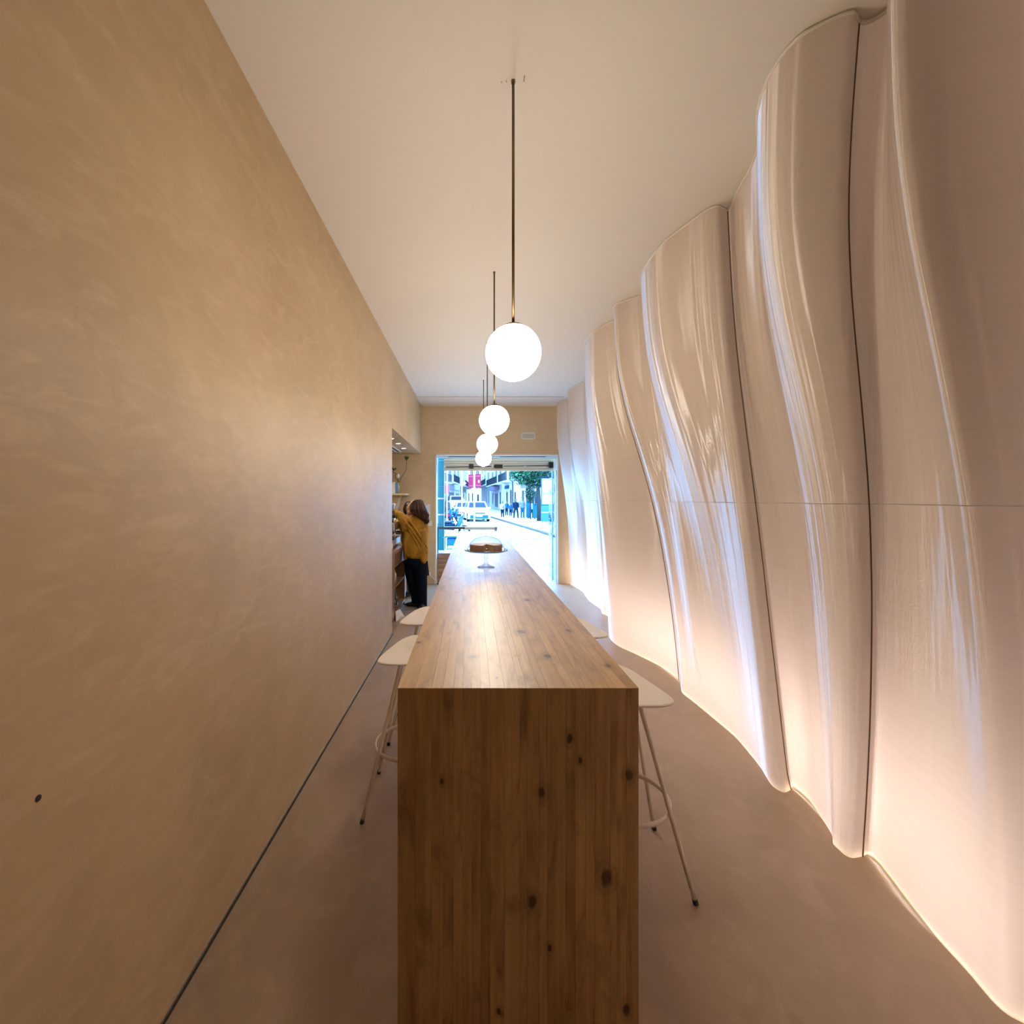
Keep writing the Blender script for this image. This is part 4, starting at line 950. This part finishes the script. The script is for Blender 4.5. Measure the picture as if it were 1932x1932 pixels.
# ------------------------------------------------------------------ cars
def car(c, ang, Lc, Wc, Hc, label, bm_, van=False):
    ca, sa2 = math.cos(ang), math.sin(ang)
    def T(a, b, z): return Vector((c[0] + a * ca - b * sa2, c[1] + a * sa2 + b * ca, z))   # a: forward, b: left
    e = empty('car', (c[0], c[1], 0), label, 'car', 'pale cars in the street')
    if van: prof = [(-.5, .28), (-.5, .55), (-.495, .97), (-.47, 1.), (.16, 1.), (.30, .62), (.46, .54), (.5, .42), (.5, .2), (.48, .14), (-.48, .14)]
    else: prof = [(-.5, .30), (-.49, .56), (-.40, .66), (-.27, .97), (-.22, 1.), (.06, 1.), (.12, .97), (.26, .66), (.44, .57), (.495, .44), (.5, .24), (.48, .13), (-.48, .13)]
    n_ = len(prof); vs = []
    def wid(h): return Wc / 2 * (1 if h < .58 else 1 - .22 * (h - .58) / .42)
    for s in (-1, 1): vs += [T(x * Lc, s * wid(h_), h_ * Hc) for x, h_ in prof]
    mb = MB(); mb.add(vs, [tuple(range(n_)), tuple(range(2 * n_ - 1, n_ - 1, -1))] + [(i, n_ + i, n_ + (i + 1) % n_, (i + 1) % n_) for i in range(n_)])
    b = mb.build('body', bm_, e, False)
    def quad(pts, nm, m, par=None, th=.012):
        P = [Vector(p) for p in pts]; nn = (P[1] - P[0]).cross(P[2] - P[0]).normalized() * th
        mb = MB(); mb.add([p + nn for p in P] + [p - nn for p in P], [(0, 1, 2, 3), (7, 6, 5, 4), (0, 4, 5, 1), (1, 5, 6, 2), (2, 6, 7, 3), (3, 7, 4, 0)]); return mb.build(nm, m, par or e)
    fx, fr = (.28, .18) if van else (.245, .125)
    fh, fH = (.66, .95) if van else (.69, .95)
    quad([T(fx * Lc, wid(.68) * .86, fh * Hc), T(fx * Lc, -wid(.68) * .86, fh * Hc), T(fr * Lc, -wid(.95) * .86, fH * Hc), T(fr * Lc, wid(.95) * .86, fH * Hc)], 'windscreen', X['pane'])
    for s in (-1, 1):
        quad([T(-.28 * Lc, s * wid(.68), .68 * Hc), T(.20 * Lc, s * wid(.68), .68 * Hc), T(.09 * Lc, s * wid(.94), .94 * Hc), T(-.22 * Lc, s * wid(.94), .94 * Hc)], 'side_window', X['pane'])
        MB().ell(T(.475 * Lc, s * Wc * .38, .50 * Hc), .12, .12, .09, 10, 6).build('headlight', X['wht'], e, True)
        MB().obox(T(.22 * Lc, s * (Wc / 2 + .09), .68 * Hc), (ca, sa2, 0), (-sa2, ca, 0), .06, .09, .06).build('wing_mirror', bm_, e)
        for a in (-.32, .32):
            ax = Vector((-sa2, ca, 0)) * s; w_ = MB().lathe(T(a * Lc, s * (Wc / 2 - .16), .30), [(.12, -.0), (.30, .0), (.31, .04), (.31, .15), (.29, .18), (.05, .18)], 18, ax).build('wheel', X['tyre'], e, True)
            MB().lathe(T(a * Lc, s * (Wc / 2 + .02), .30), [(.19, 0), (.17, .02)], 14, ax).build('hubcap', X['grey'], w_)
    quad([T(.503 * Lc, Wc * .40, .16 * Hc), T(.503 * Lc, -Wc * .40, .16 * Hc), T(.503 * Lc, -Wc * .40, .33 * Hc), T(.503 * Lc, Wc * .40, .33 * Hc)], 'bumper_grille', X['blue'])
    quad([T(.502 * Lc, Wc * .26, .40 * Hc), T(.502 * Lc, -Wc * .26, .40 * Hc), T(.495 * Lc, -Wc * .26, .455 * Hc), T(.495 * Lc, Wc * .26, .455 * Hc)], 'upper_grille', X['dark'])
    quad([T(.508 * Lc, .24, .25 * Hc), T(.508 * Lc, -.24, .25 * Hc), T(.508 * Lc, -.24, .32 * Hc), T(.508 * Lc, .24, .32 * Hc)], 'number_plate', X['wht'])
    return e
c0 = FLR(908, 984.5)
car((c0.x - .35, c0.y + 1.9), math.radians(-84), 3.9, 1.62, 1.45, 'white car with lit headlights driving towards the viewer', X['car'])
c0 = FLR(860, 968.5)
car((c0.x - .1, c0.y + 2.3), math.radians(-80), 4.6, 1.85, 2.05, 'white van parked behind the first signpost', X['car'], True)
c0 = FLR(880, 981)
car((c0.x - .25, c0.y + 2.8), math.radians(-86), 3.8, 1.55, 1.4, 'pale car following, half hidden behind the second signpost', X['wht'])
# ------------------------------------------------------------------ signposts
def post(px, py, top, r, label):
    b = FLR(px, py); e = empty('signpost', (b.x, b.y, 0), label, 'signpost', 'white posts in the street'); z = AT(px, top, b.y).z
    MB().tube([(b.x, b.y, 0), (b.x, b.y, z)], r, 12).build('pole', X['wht'], e, True)
    MB().lathe((b.x, b.y, 0), [(r * 2, 0), (r * 1.9, .06), (r, .09)], 12).build('base', X['wht'], e)
    return e, b
e, b = post(895, 991.5, 880, .055, 'white post carrying two large red sign boards')
for (p0, p1, q0, q1) in ((883.6, 893.2, 895, 920.5), (896.6, 907.6, 894, 920)):
    A, B = AT(p0, q1, b.y - .05), AT(p1, q0, b.y - .05)
    s_ = MB().box(A.x, B.x, b.y - .07, b.y - .04, A.z, B.z, .012).build('sign_board', X['red'], e)
    for fz in (.12, .80): MB().box(A.x + .02, B.x - .02, b.y - .075, b.y - .07, A.z + (B.z - A.z) * fz, A.z + (B.z - A.z) * (fz + .07)).build('stripe', X['pink'], s_)
    if p0 > 895:
        for dz in (.40, .50):
            g = MB().lathe((A.x + (B.x - A.x) * .62, b.y - .071, A.z + (B.z - A.z) * dz), [(.018, 0), (.045, 0), (.045, .006), (.018, .006)], 14, (0, -1, 0), cap=False).build('printed_loop', X['wht'], s_)
e, b = post(871.5, 992.5, 884, .04, 'slim white post with a triangular warning sign')
tri = [AT(874, 905, b.y), AT(881, 911.5, b.y), AT(874, 919, b.y)]
m_ = MB(); m_.add([p + Vector((0, -.02, 0)) for p in tri] + [p + Vector((0, .01, 0)) for p in tri], [(0, 2, 1), (3, 4, 5), (0, 1, 4, 3), (1, 2, 5, 4), (2, 0, 3, 5)]); t_ = m_.build('triangle_sign', X['pink'], e)
cc = sum(tri, Vector()) / 3; ti = [cc + (p - cc) * .6 for p in tri]
m_ = MB(); m_.add([p + Vector((0, -.03, 0)) for p in ti] + [p + Vector((0, -.02, 0)) for p in ti], [(0, 2, 1), (3, 4, 5), (0, 1, 4, 3), (1, 2, 5, 4), (2, 0, 3, 5)]); m_.build('triangle_face', X['wht'], t_)
e, b = post(843.2, 995, 886, .035, 'white post with two narrow pink banners at the left edge of the street view')
for (p0, p1) in ((838.6, 841.8), (844.6, 847.4)):
    A, B = AT(p0, 931, b.y), AT(p1, 914.5, b.y)
    bn = MB().box(A.x, B.x, b.y - .015, b.y + .015, A.z, B.z, .008).build('banner', X['pink'], e)
    MB().box(min(A.x, b.x), max(B.x, b.x), b.y - .01, b.y + .01, B.z - .03, B.z - .01).build('arm', X['wht'], bn)
# ------------------------------------------------------------------ pedestrians
def walker(px, py, head, label, top, bottom, lean=0., turn=0., extra=None, spread=.09):
    b = FLR(px, py); y = b.y; x = b.x; ht = AT(px, head, y).z; k = ht / 1.70
    e = empty('person', (x, y, 0), label, 'person', 'pedestrians on the pavement')
    def V(a, b_, z): return Vector((x + a * k, y + b_ * k, z * k))
    body = [([V(0, 0, .92), V(lean * .4, 0, 1.15), V(lean * .7, 0, 1.36)], [(.13 * k, .1 * k), (.12 * k, .1 * k), (.16 * k, .1 * k)], (1, 0, 0)), ([V(lean * .7, 0, 1.38), V(lean, 0, 1.52)], [.06 * k, .055 * k])]
    for s in (-1, 1):
        body += [([V(s * .08, 0, .92), V(s * spread, -.02 * s, .48), V(s * spread * 1.2, .03 * s, .07)], [.085 * k, .06 * k, .042 * k]),
                 ([V(lean * .7 + s * .18, 0, 1.36), V(lean * .6 + s * .24, -.03, 1.1), V(lean * .5 + s * .20, -.14, .92)], [.05 * k, .042 * k, .03 * k]),
                 ([V(lean * .5 + s * .20, -.14, .92), V(lean * .5 + s * .19, -.18, .83)], [(.038 * k, .018 * k), (.035 * k, .016 * k)])]
    flesh('body', body, X['skin'], e, .02 * k, [(V(lean, -.01, 1.59), .08 * k, .095 * k, .115 * k)], 3)
    flesh('top', [([V(0, 0, .88), V(lean * .4, 0, 1.12), V(lean * .7, 0, 1.36), V(lean * .7, 0, 1.42)], [(.165 * k, .125 * k), (.16 * k, .13 * k), (.19 * k, .125 * k), (.09 * k, .08 * k)], (1, 0, 0))] +
          [([V(lean * .7 + s * .18, 0, 1.37), V(lean * .6 + s * .245, -.03, 1.1), V(lean * .5 + s * .205, -.13, .94)], [.066 * k, .056 * k, .045 * k]) for s in (-1, 1)], top, e, .022 * k, (), 3)
    flesh('trousers', [([V(0, 0, .95), V(0, 0, .86)], [(.15 * k, .12 * k), (.15 * k, .12 * k)], (1, 0, 0))] + [([V(s * .08, 0, .90), V(s * spread, -.02 * s, .48), V(s * spread * 1.2, .03 * s, .09)], [.098 * k, .072 * k, .058 * k]) for s in (-1, 1)], bottom, e, .022 * k, (), 3)
    MB().ell(V(lean + .01, .025, 1.62), .092 * k, .10 * k, .11 * k, 12, 8).build('hair', X['navy'], e, True)
    for s in (-1, 1): MB().tube([V(s * spread * 1.2, .09, .03), V(s * spread * 1.2, -.02, .04), V(s * spread * 1.3, -.16, .025)], [.035 * k, .042 * k, .03 * k], 8).build('shoe', X['dark'], e, True)
    if extra == 'pack': MB().ell(V(.06, -.17, 1.18), .15 * k, .09 * k, .21 * k, 12, 8).build('backpack', X['awning'], e, True)
walker(948, 977, 946, 'pedestrian with a pale top and lilac backpack, leftmost of the group', X['wht'], X['navy'], extra='pack')
walker(956, 973.5, 945.5, 'pedestrian in a blue jacket behind the one with the backpack', X['blue'], X['navy'])
walker(963.5, 974.5, 949, 'short pedestrian in blue between two taller ones', X['blue'], X['navy'])
walker(973.5, 978.5, 941.5, 'tall broad pedestrian in a dark blue coat with legs apart', X['navy'], X['navy'], spread=.15)
walker(986, 978.5, 939.5, 'tall pedestrian in a grey jacket and blue trousers, right of the group', X['grey'], X['blue'], lean=-.05)
walker(1003, 978, 944.5, 'pedestrian in a white top beside the bins', X['wht'], X['teal'])
# ------------------------------------------------------------------ tree, shrub, bins, kiosk
def foliage(mb, c, rx, ry, rz, n_, sz):
    for _ in range(n_):
        a = random.uniform(0, 2 * math.pi); zz = random.uniform(-1, 1); q = math.sqrt(1 - zz * zz); rr = random.uniform(.35, 1) ** .6
        p = Vector(c) + Vector((rx * q * math.cos(a), ry * q * math.sin(a), rz * zz)) * rr
        u = Vector((random.gauss(0, 1), random.gauss(0, 1), random.gauss(0, 1))).normalized(); v = u.orthogonal().normalized(); s = sz * random.uniform(.6, 1.3)
        mb.add([p - u * s, p + v * s * .45, p + u * s, p - v * s * .45], [(0, 1, 2, 3)])
ty = 33.; tb = AT(1018, 980, ty)
tr_ = empty('street_tree', (tb.x, ty, 0), 'leafy dark green street tree above the bins', 'tree')
MB().tube([(tb.x, ty, 0), (tb.x - .05, ty, 1.6), (tb.x - .12, ty, 2.6), (tb.x - .4, ty, 3.6)], [.2, .15, .13, .08], 12).build('trunk', X['bark'], tr_, True)
for dx, dz in ((-1.4, 4.0), (.9, 4.2), (-.2, 4.9)): MB().tube([(tb.x - .12, ty, 2.6), (tb.x + dx * .5, ty, 3.3), (tb.x + dx, ty, dz)], [.08, .06, .03], 8).build('branch', X['bark'], tr_, True)
for m_, cl in ((X['foliage'], ((1000, 893, 1.35, .9, 1500), (1022, 886, 1.5, 1.2, 1800), (1005, 866, 2.2, 1.1, 1500), (1012, 908, .75, .55, 500))), (X['foliage2'], ((985, 895, 1.0, .8, 700), (1040, 890, .9, .6, 500), (1003, 884, 1.6, .8, 400)))):
    mb = MB()
    for (px, py, rx, rz, n_) in cl: foliage(mb, AT(px, py, ty), rx, .9, rz, n_, .11)
    q = mb.build('foliage', m_, tr_); q['kind'] = 'stuff'
sy = 36.; sb = AT(1001, 930, sy)
shr = empty('street_shrub', (sb.x, sy, 0), 'teal green shrub under the street tree', 'shrub')
mb = MB(); foliage(mb, sb, .42, .4, .85, 900, .09); q = mb.build('foliage', X['foliage'], shr); q['kind'] = 'stuff'
MB().tube([(sb.x, sy, 0), (sb.x, sy, sb.z)], .05, 8).build('stem', X['bark'], shr, True)
def bin_(px0, px1, py, top, label):
    a, b2 = FLR(px0, py), FLR(px1, py); y = a.y; z = AT(px0, top, y).z
    e = empty('street_bin', ((a.x + b2.x) / 2, y + .3, 0), label, 'bin', 'bins on the pavement')
    MB().box(a.x, b2.x, y, y + .6, .12, z - .1, .03).build('body', X['teal'], e); MB().box(a.x - .02, b2.x + .02, y - .03, y + .62, z - .1, z, .03).build('lid', X['blue'], e)
    for q in (a.x + .1, b2.x - .1): MB().lathe((q - .03, y + .1, .075), [(.07, 0), (.07, .06)], 12, (1, 0, 0)).build('wheel', X['tyre'], e)
bin_(994, 1001, 979, 946, 'teal street bin left of the pedestrian in white'); bin_(1007, 1017, 980, 950, 'teal street bin between pedestrian in white and the tree')
p = FLR(1018.5, 977.5); e = empty('info_column', (p.x, p.y, 0), 'slim dark brown information column beside the poster stand', 'column')
MB().box(p.x - .09, p.x + .09, p.y, p.y + .12, 0.03, AT(0, 926, p.y).z, .01).build('column', X['brown'], e); MB().box(p.x - .13, p.x + .13, p.y - .03, p.y + .15, 0, .03).build('foot_plate', X['iron'], e)
for k_ in range(3): MB().box(p.x + .02, p.x + .06, p.y - .006, p.y, 1.05 + k_ * .17, 1.13 + k_ * .17).build('white_mark', X['wht'], e)
# poster stand
y = FLR(1030, 988).y; A, B = AT(1021.5, 955, y), AT(1046, 902, y)
ps = empty('poster_stand', ((A.x + B.x) / 2, y, 0), 'blue street poster stand with a white and pink advert', 'poster stand')
MB().box(A.x, B.x, y, y + .2, A.z, B.z, .02).build('frame', X['blue'], ps)
MB().box(A.x - .06, B.x + .06, y - .03, y + .23, B.z, B.z + .09, .02).build('cap', X['navy'], ps)
m, n, l, p_ = nt('poster_print'); pos = n.new('ShaderNodeTexCoord').outputs['Object']; sep = n.new('ShaderNodeSeparateXYZ'); l.new(pos, sep.inputs[0])
zz = AT(0, 951, y).z
g = math_n(n, l, 'DIVIDE', math_n(n, l, 'SUBTRACT', sep.outputs[2], zz), B.z - zz)
c_ = ramp(n, l, g, [(0., (.80, .72, .78)), (.05, (.75, .35, .50)), (.10, (.85, .8, .85)), (.14, (.8, .4, .55)), (.19, (.85, .82, .86)), (.33, (.8, .85, .88)), (.37, (.15, .38, .55)), (.52, (.30, .5, .62)), (.60, (.85, .85, .85)), (1., (.6, .74, .8))])
c_ = mix_c(n, l, ramp(n, l, noise(n, l, mapping(n, l, pos, (4, 4, 4)), 1.5, 3), [(.55, 0.), (.6, .6)]), c_, (.2, .42, .55)); l.new(c_, p_.inputs['Base Color'])
MB().box(A.x + .05, B.x - .05, y - .012, y, zz, B.z - .04).build('poster', m, ps)
MB().box(A.x, B.x, y, y + .2, AT(0, 984, y).z, A.z - .01, .01).build('lower_panel', mat('street_bright_blue', (.005, .09, .20), .5), ps)
MB().box(A.x, B.x, y - .015, y, AT(0, 967.5, y).z, AT(0, 966, y).z).build('trim_line', X['wht'], ps)
for i in range(4): q = A.x + .1 + i * (B.x - A.x - .2) / 3; MB().box(q - .025, q + .025, y + .05, y + .12, 0, AT(0, 983.5, y).z).build('leg', X['grey'], ps)
# ------------------------------------------------------------------ parked motorbikes and the yellow-topped bench outside
def moto(px, py, label, k, ang, fm):
    b = FLR(px, py); e = empty('motorbike', (b.x, b.y, 0), label, 'motorbike', 'motorbikes parked in the street'); ca, sa2 = math.cos(ang), math.sin(ang)
    def T(a, z, s=0.): return Vector((b.x + (a * ca - s * sa2) * k, b.y + (a * sa2 + s * ca) * k, z * k))
    ax = (-sa2, ca, 0)
    for a in (-.62, .62):
        w_ = MB(); w_.tube([T(a + .25 * math.cos(t * math.pi / 12), .30 + .25 * math.sin(t * math.pi / 12)) for t in range(24)], .055 * k, 8, closed=True); w_ = w_.build('wheel', X['tyre'], e, True)
        MB().lathe(T(a, .30, -.04), [(.07 * k, 0), (.07 * k, .08 * k)], 10, ax).build('hub', X['grey'], w_)
    MB().tube([T(-.62, .32), T(-.3, .45), T(.1, .42), T(.35, .75), T(.45, .95)], .045 * k, 8).build('frame', X['navy'], e, True)
    MB().tube([T(-.55, .78), T(-.2, .76), T(.1, .78)], [(.05 * k, .1 * k), (.06 * k, .13 * k), (.05 * k, .08 * k)], 10, lat=(0, 0, 1)).build('seat', X['dark'], e, True)
    MB().tube([T(-.75, .66), T(-.3, .6), T(.15, .62)], [(.05 * k, .06 * k), (.13 * k, .13 * k), (.08 * k, .1 * k)], 10, lat=(0, 0, 1)).build('rear_fairing', fm, e, True)
    MB().tube([T(.25, .45), T(.40, .75), T(.50, 1.0)], [(.1 * k, .17 * k), (.08 * k, .19 * k), (.05 * k, .12 * k)], 10, lat=tuple(Vector((ca, sa2, 0)))).build('front_shield', X['blue'], e, True)
    MB().tube([T(.62, .3), T(.48, .95)], .03 * k, 8).build('fork', X['grey'], e, True)
    MB().tube([T(.42, 1.02, -.32), T(.48, 1.0, 0), T(.42, 1.02, .32)], .018 * k, 8).build('handlebar', X['iron'], e, True)
    for s in (-1, 1): MB().ell(T(.44, 1.2, s * .3), .04 * k, .06 * k, .05 * k, 8, 6).build('mirror', X['pink'], e, True)
    MB().tube([T(-.1, .3, .1), T(-.2, .02, .22)], .015 * k, 6).build('kickstand', X['iron'], e)
moto(846, 989.5, 'dark motorbike with red fairing parked at the left of the street view', .95, math.radians(75), X['red'])
moto(854, 986, 'dark blue motorbike standing right of the one with red fairing', .95, math.radians(50), X['navy'])
moto(852, 1016, 'motorbike close outside, seen below the window ledge', .9, math.radians(20), X['navy'])
y0 = FLR(850, 1037).y; A = AT(838, 1037, y0); B = AT(870, 1037, y0)
bn = empty('street_bench', ((A.x + B.x) / 2, y0, 0), 'blue metal bench with a yellow seat pad outside below the ledge', 'bench')
zt2 = AT(0, 1012.5, y0).z
for xx in (A.x, B.x):
    for yy in (y0, y0 + .4): MB().box(xx - .018, xx + .018, yy - .018, yy + .018, 0, zt2 - .03).build('leg', X['teal'], bn)
MB().box(A.x - .02, B.x + .02, y0 - .02, y0 + .42, zt2 - .03, zt2).build('seat_frame', X['blue'], bn)
MB().box(A.x + .03, B.x, y0 + .0, y0 + .4, zt2, zt2 + .06, .02).build('seat_pad', X['yellow'], bn)
MB().box(A.x + .08, B.x - .04, y0 + .05, y0 + .36, .12, zt2 - .06, .02).build('storage_box', X['blue'], bn)
MB().box(A.x + .08, B.x - .04, y0 + .05, y0 + .36, .04, .06).build('low_shelf', X['wht'], bn)
for xx in (A.x + .1, B.x - .06):
    for yy in (y0 + .07, y0 + .34): MB().box(xx - .012, xx + .012, yy - .012, yy + .012, 0, .12).build('shelf_foot', X['teal'], bn)
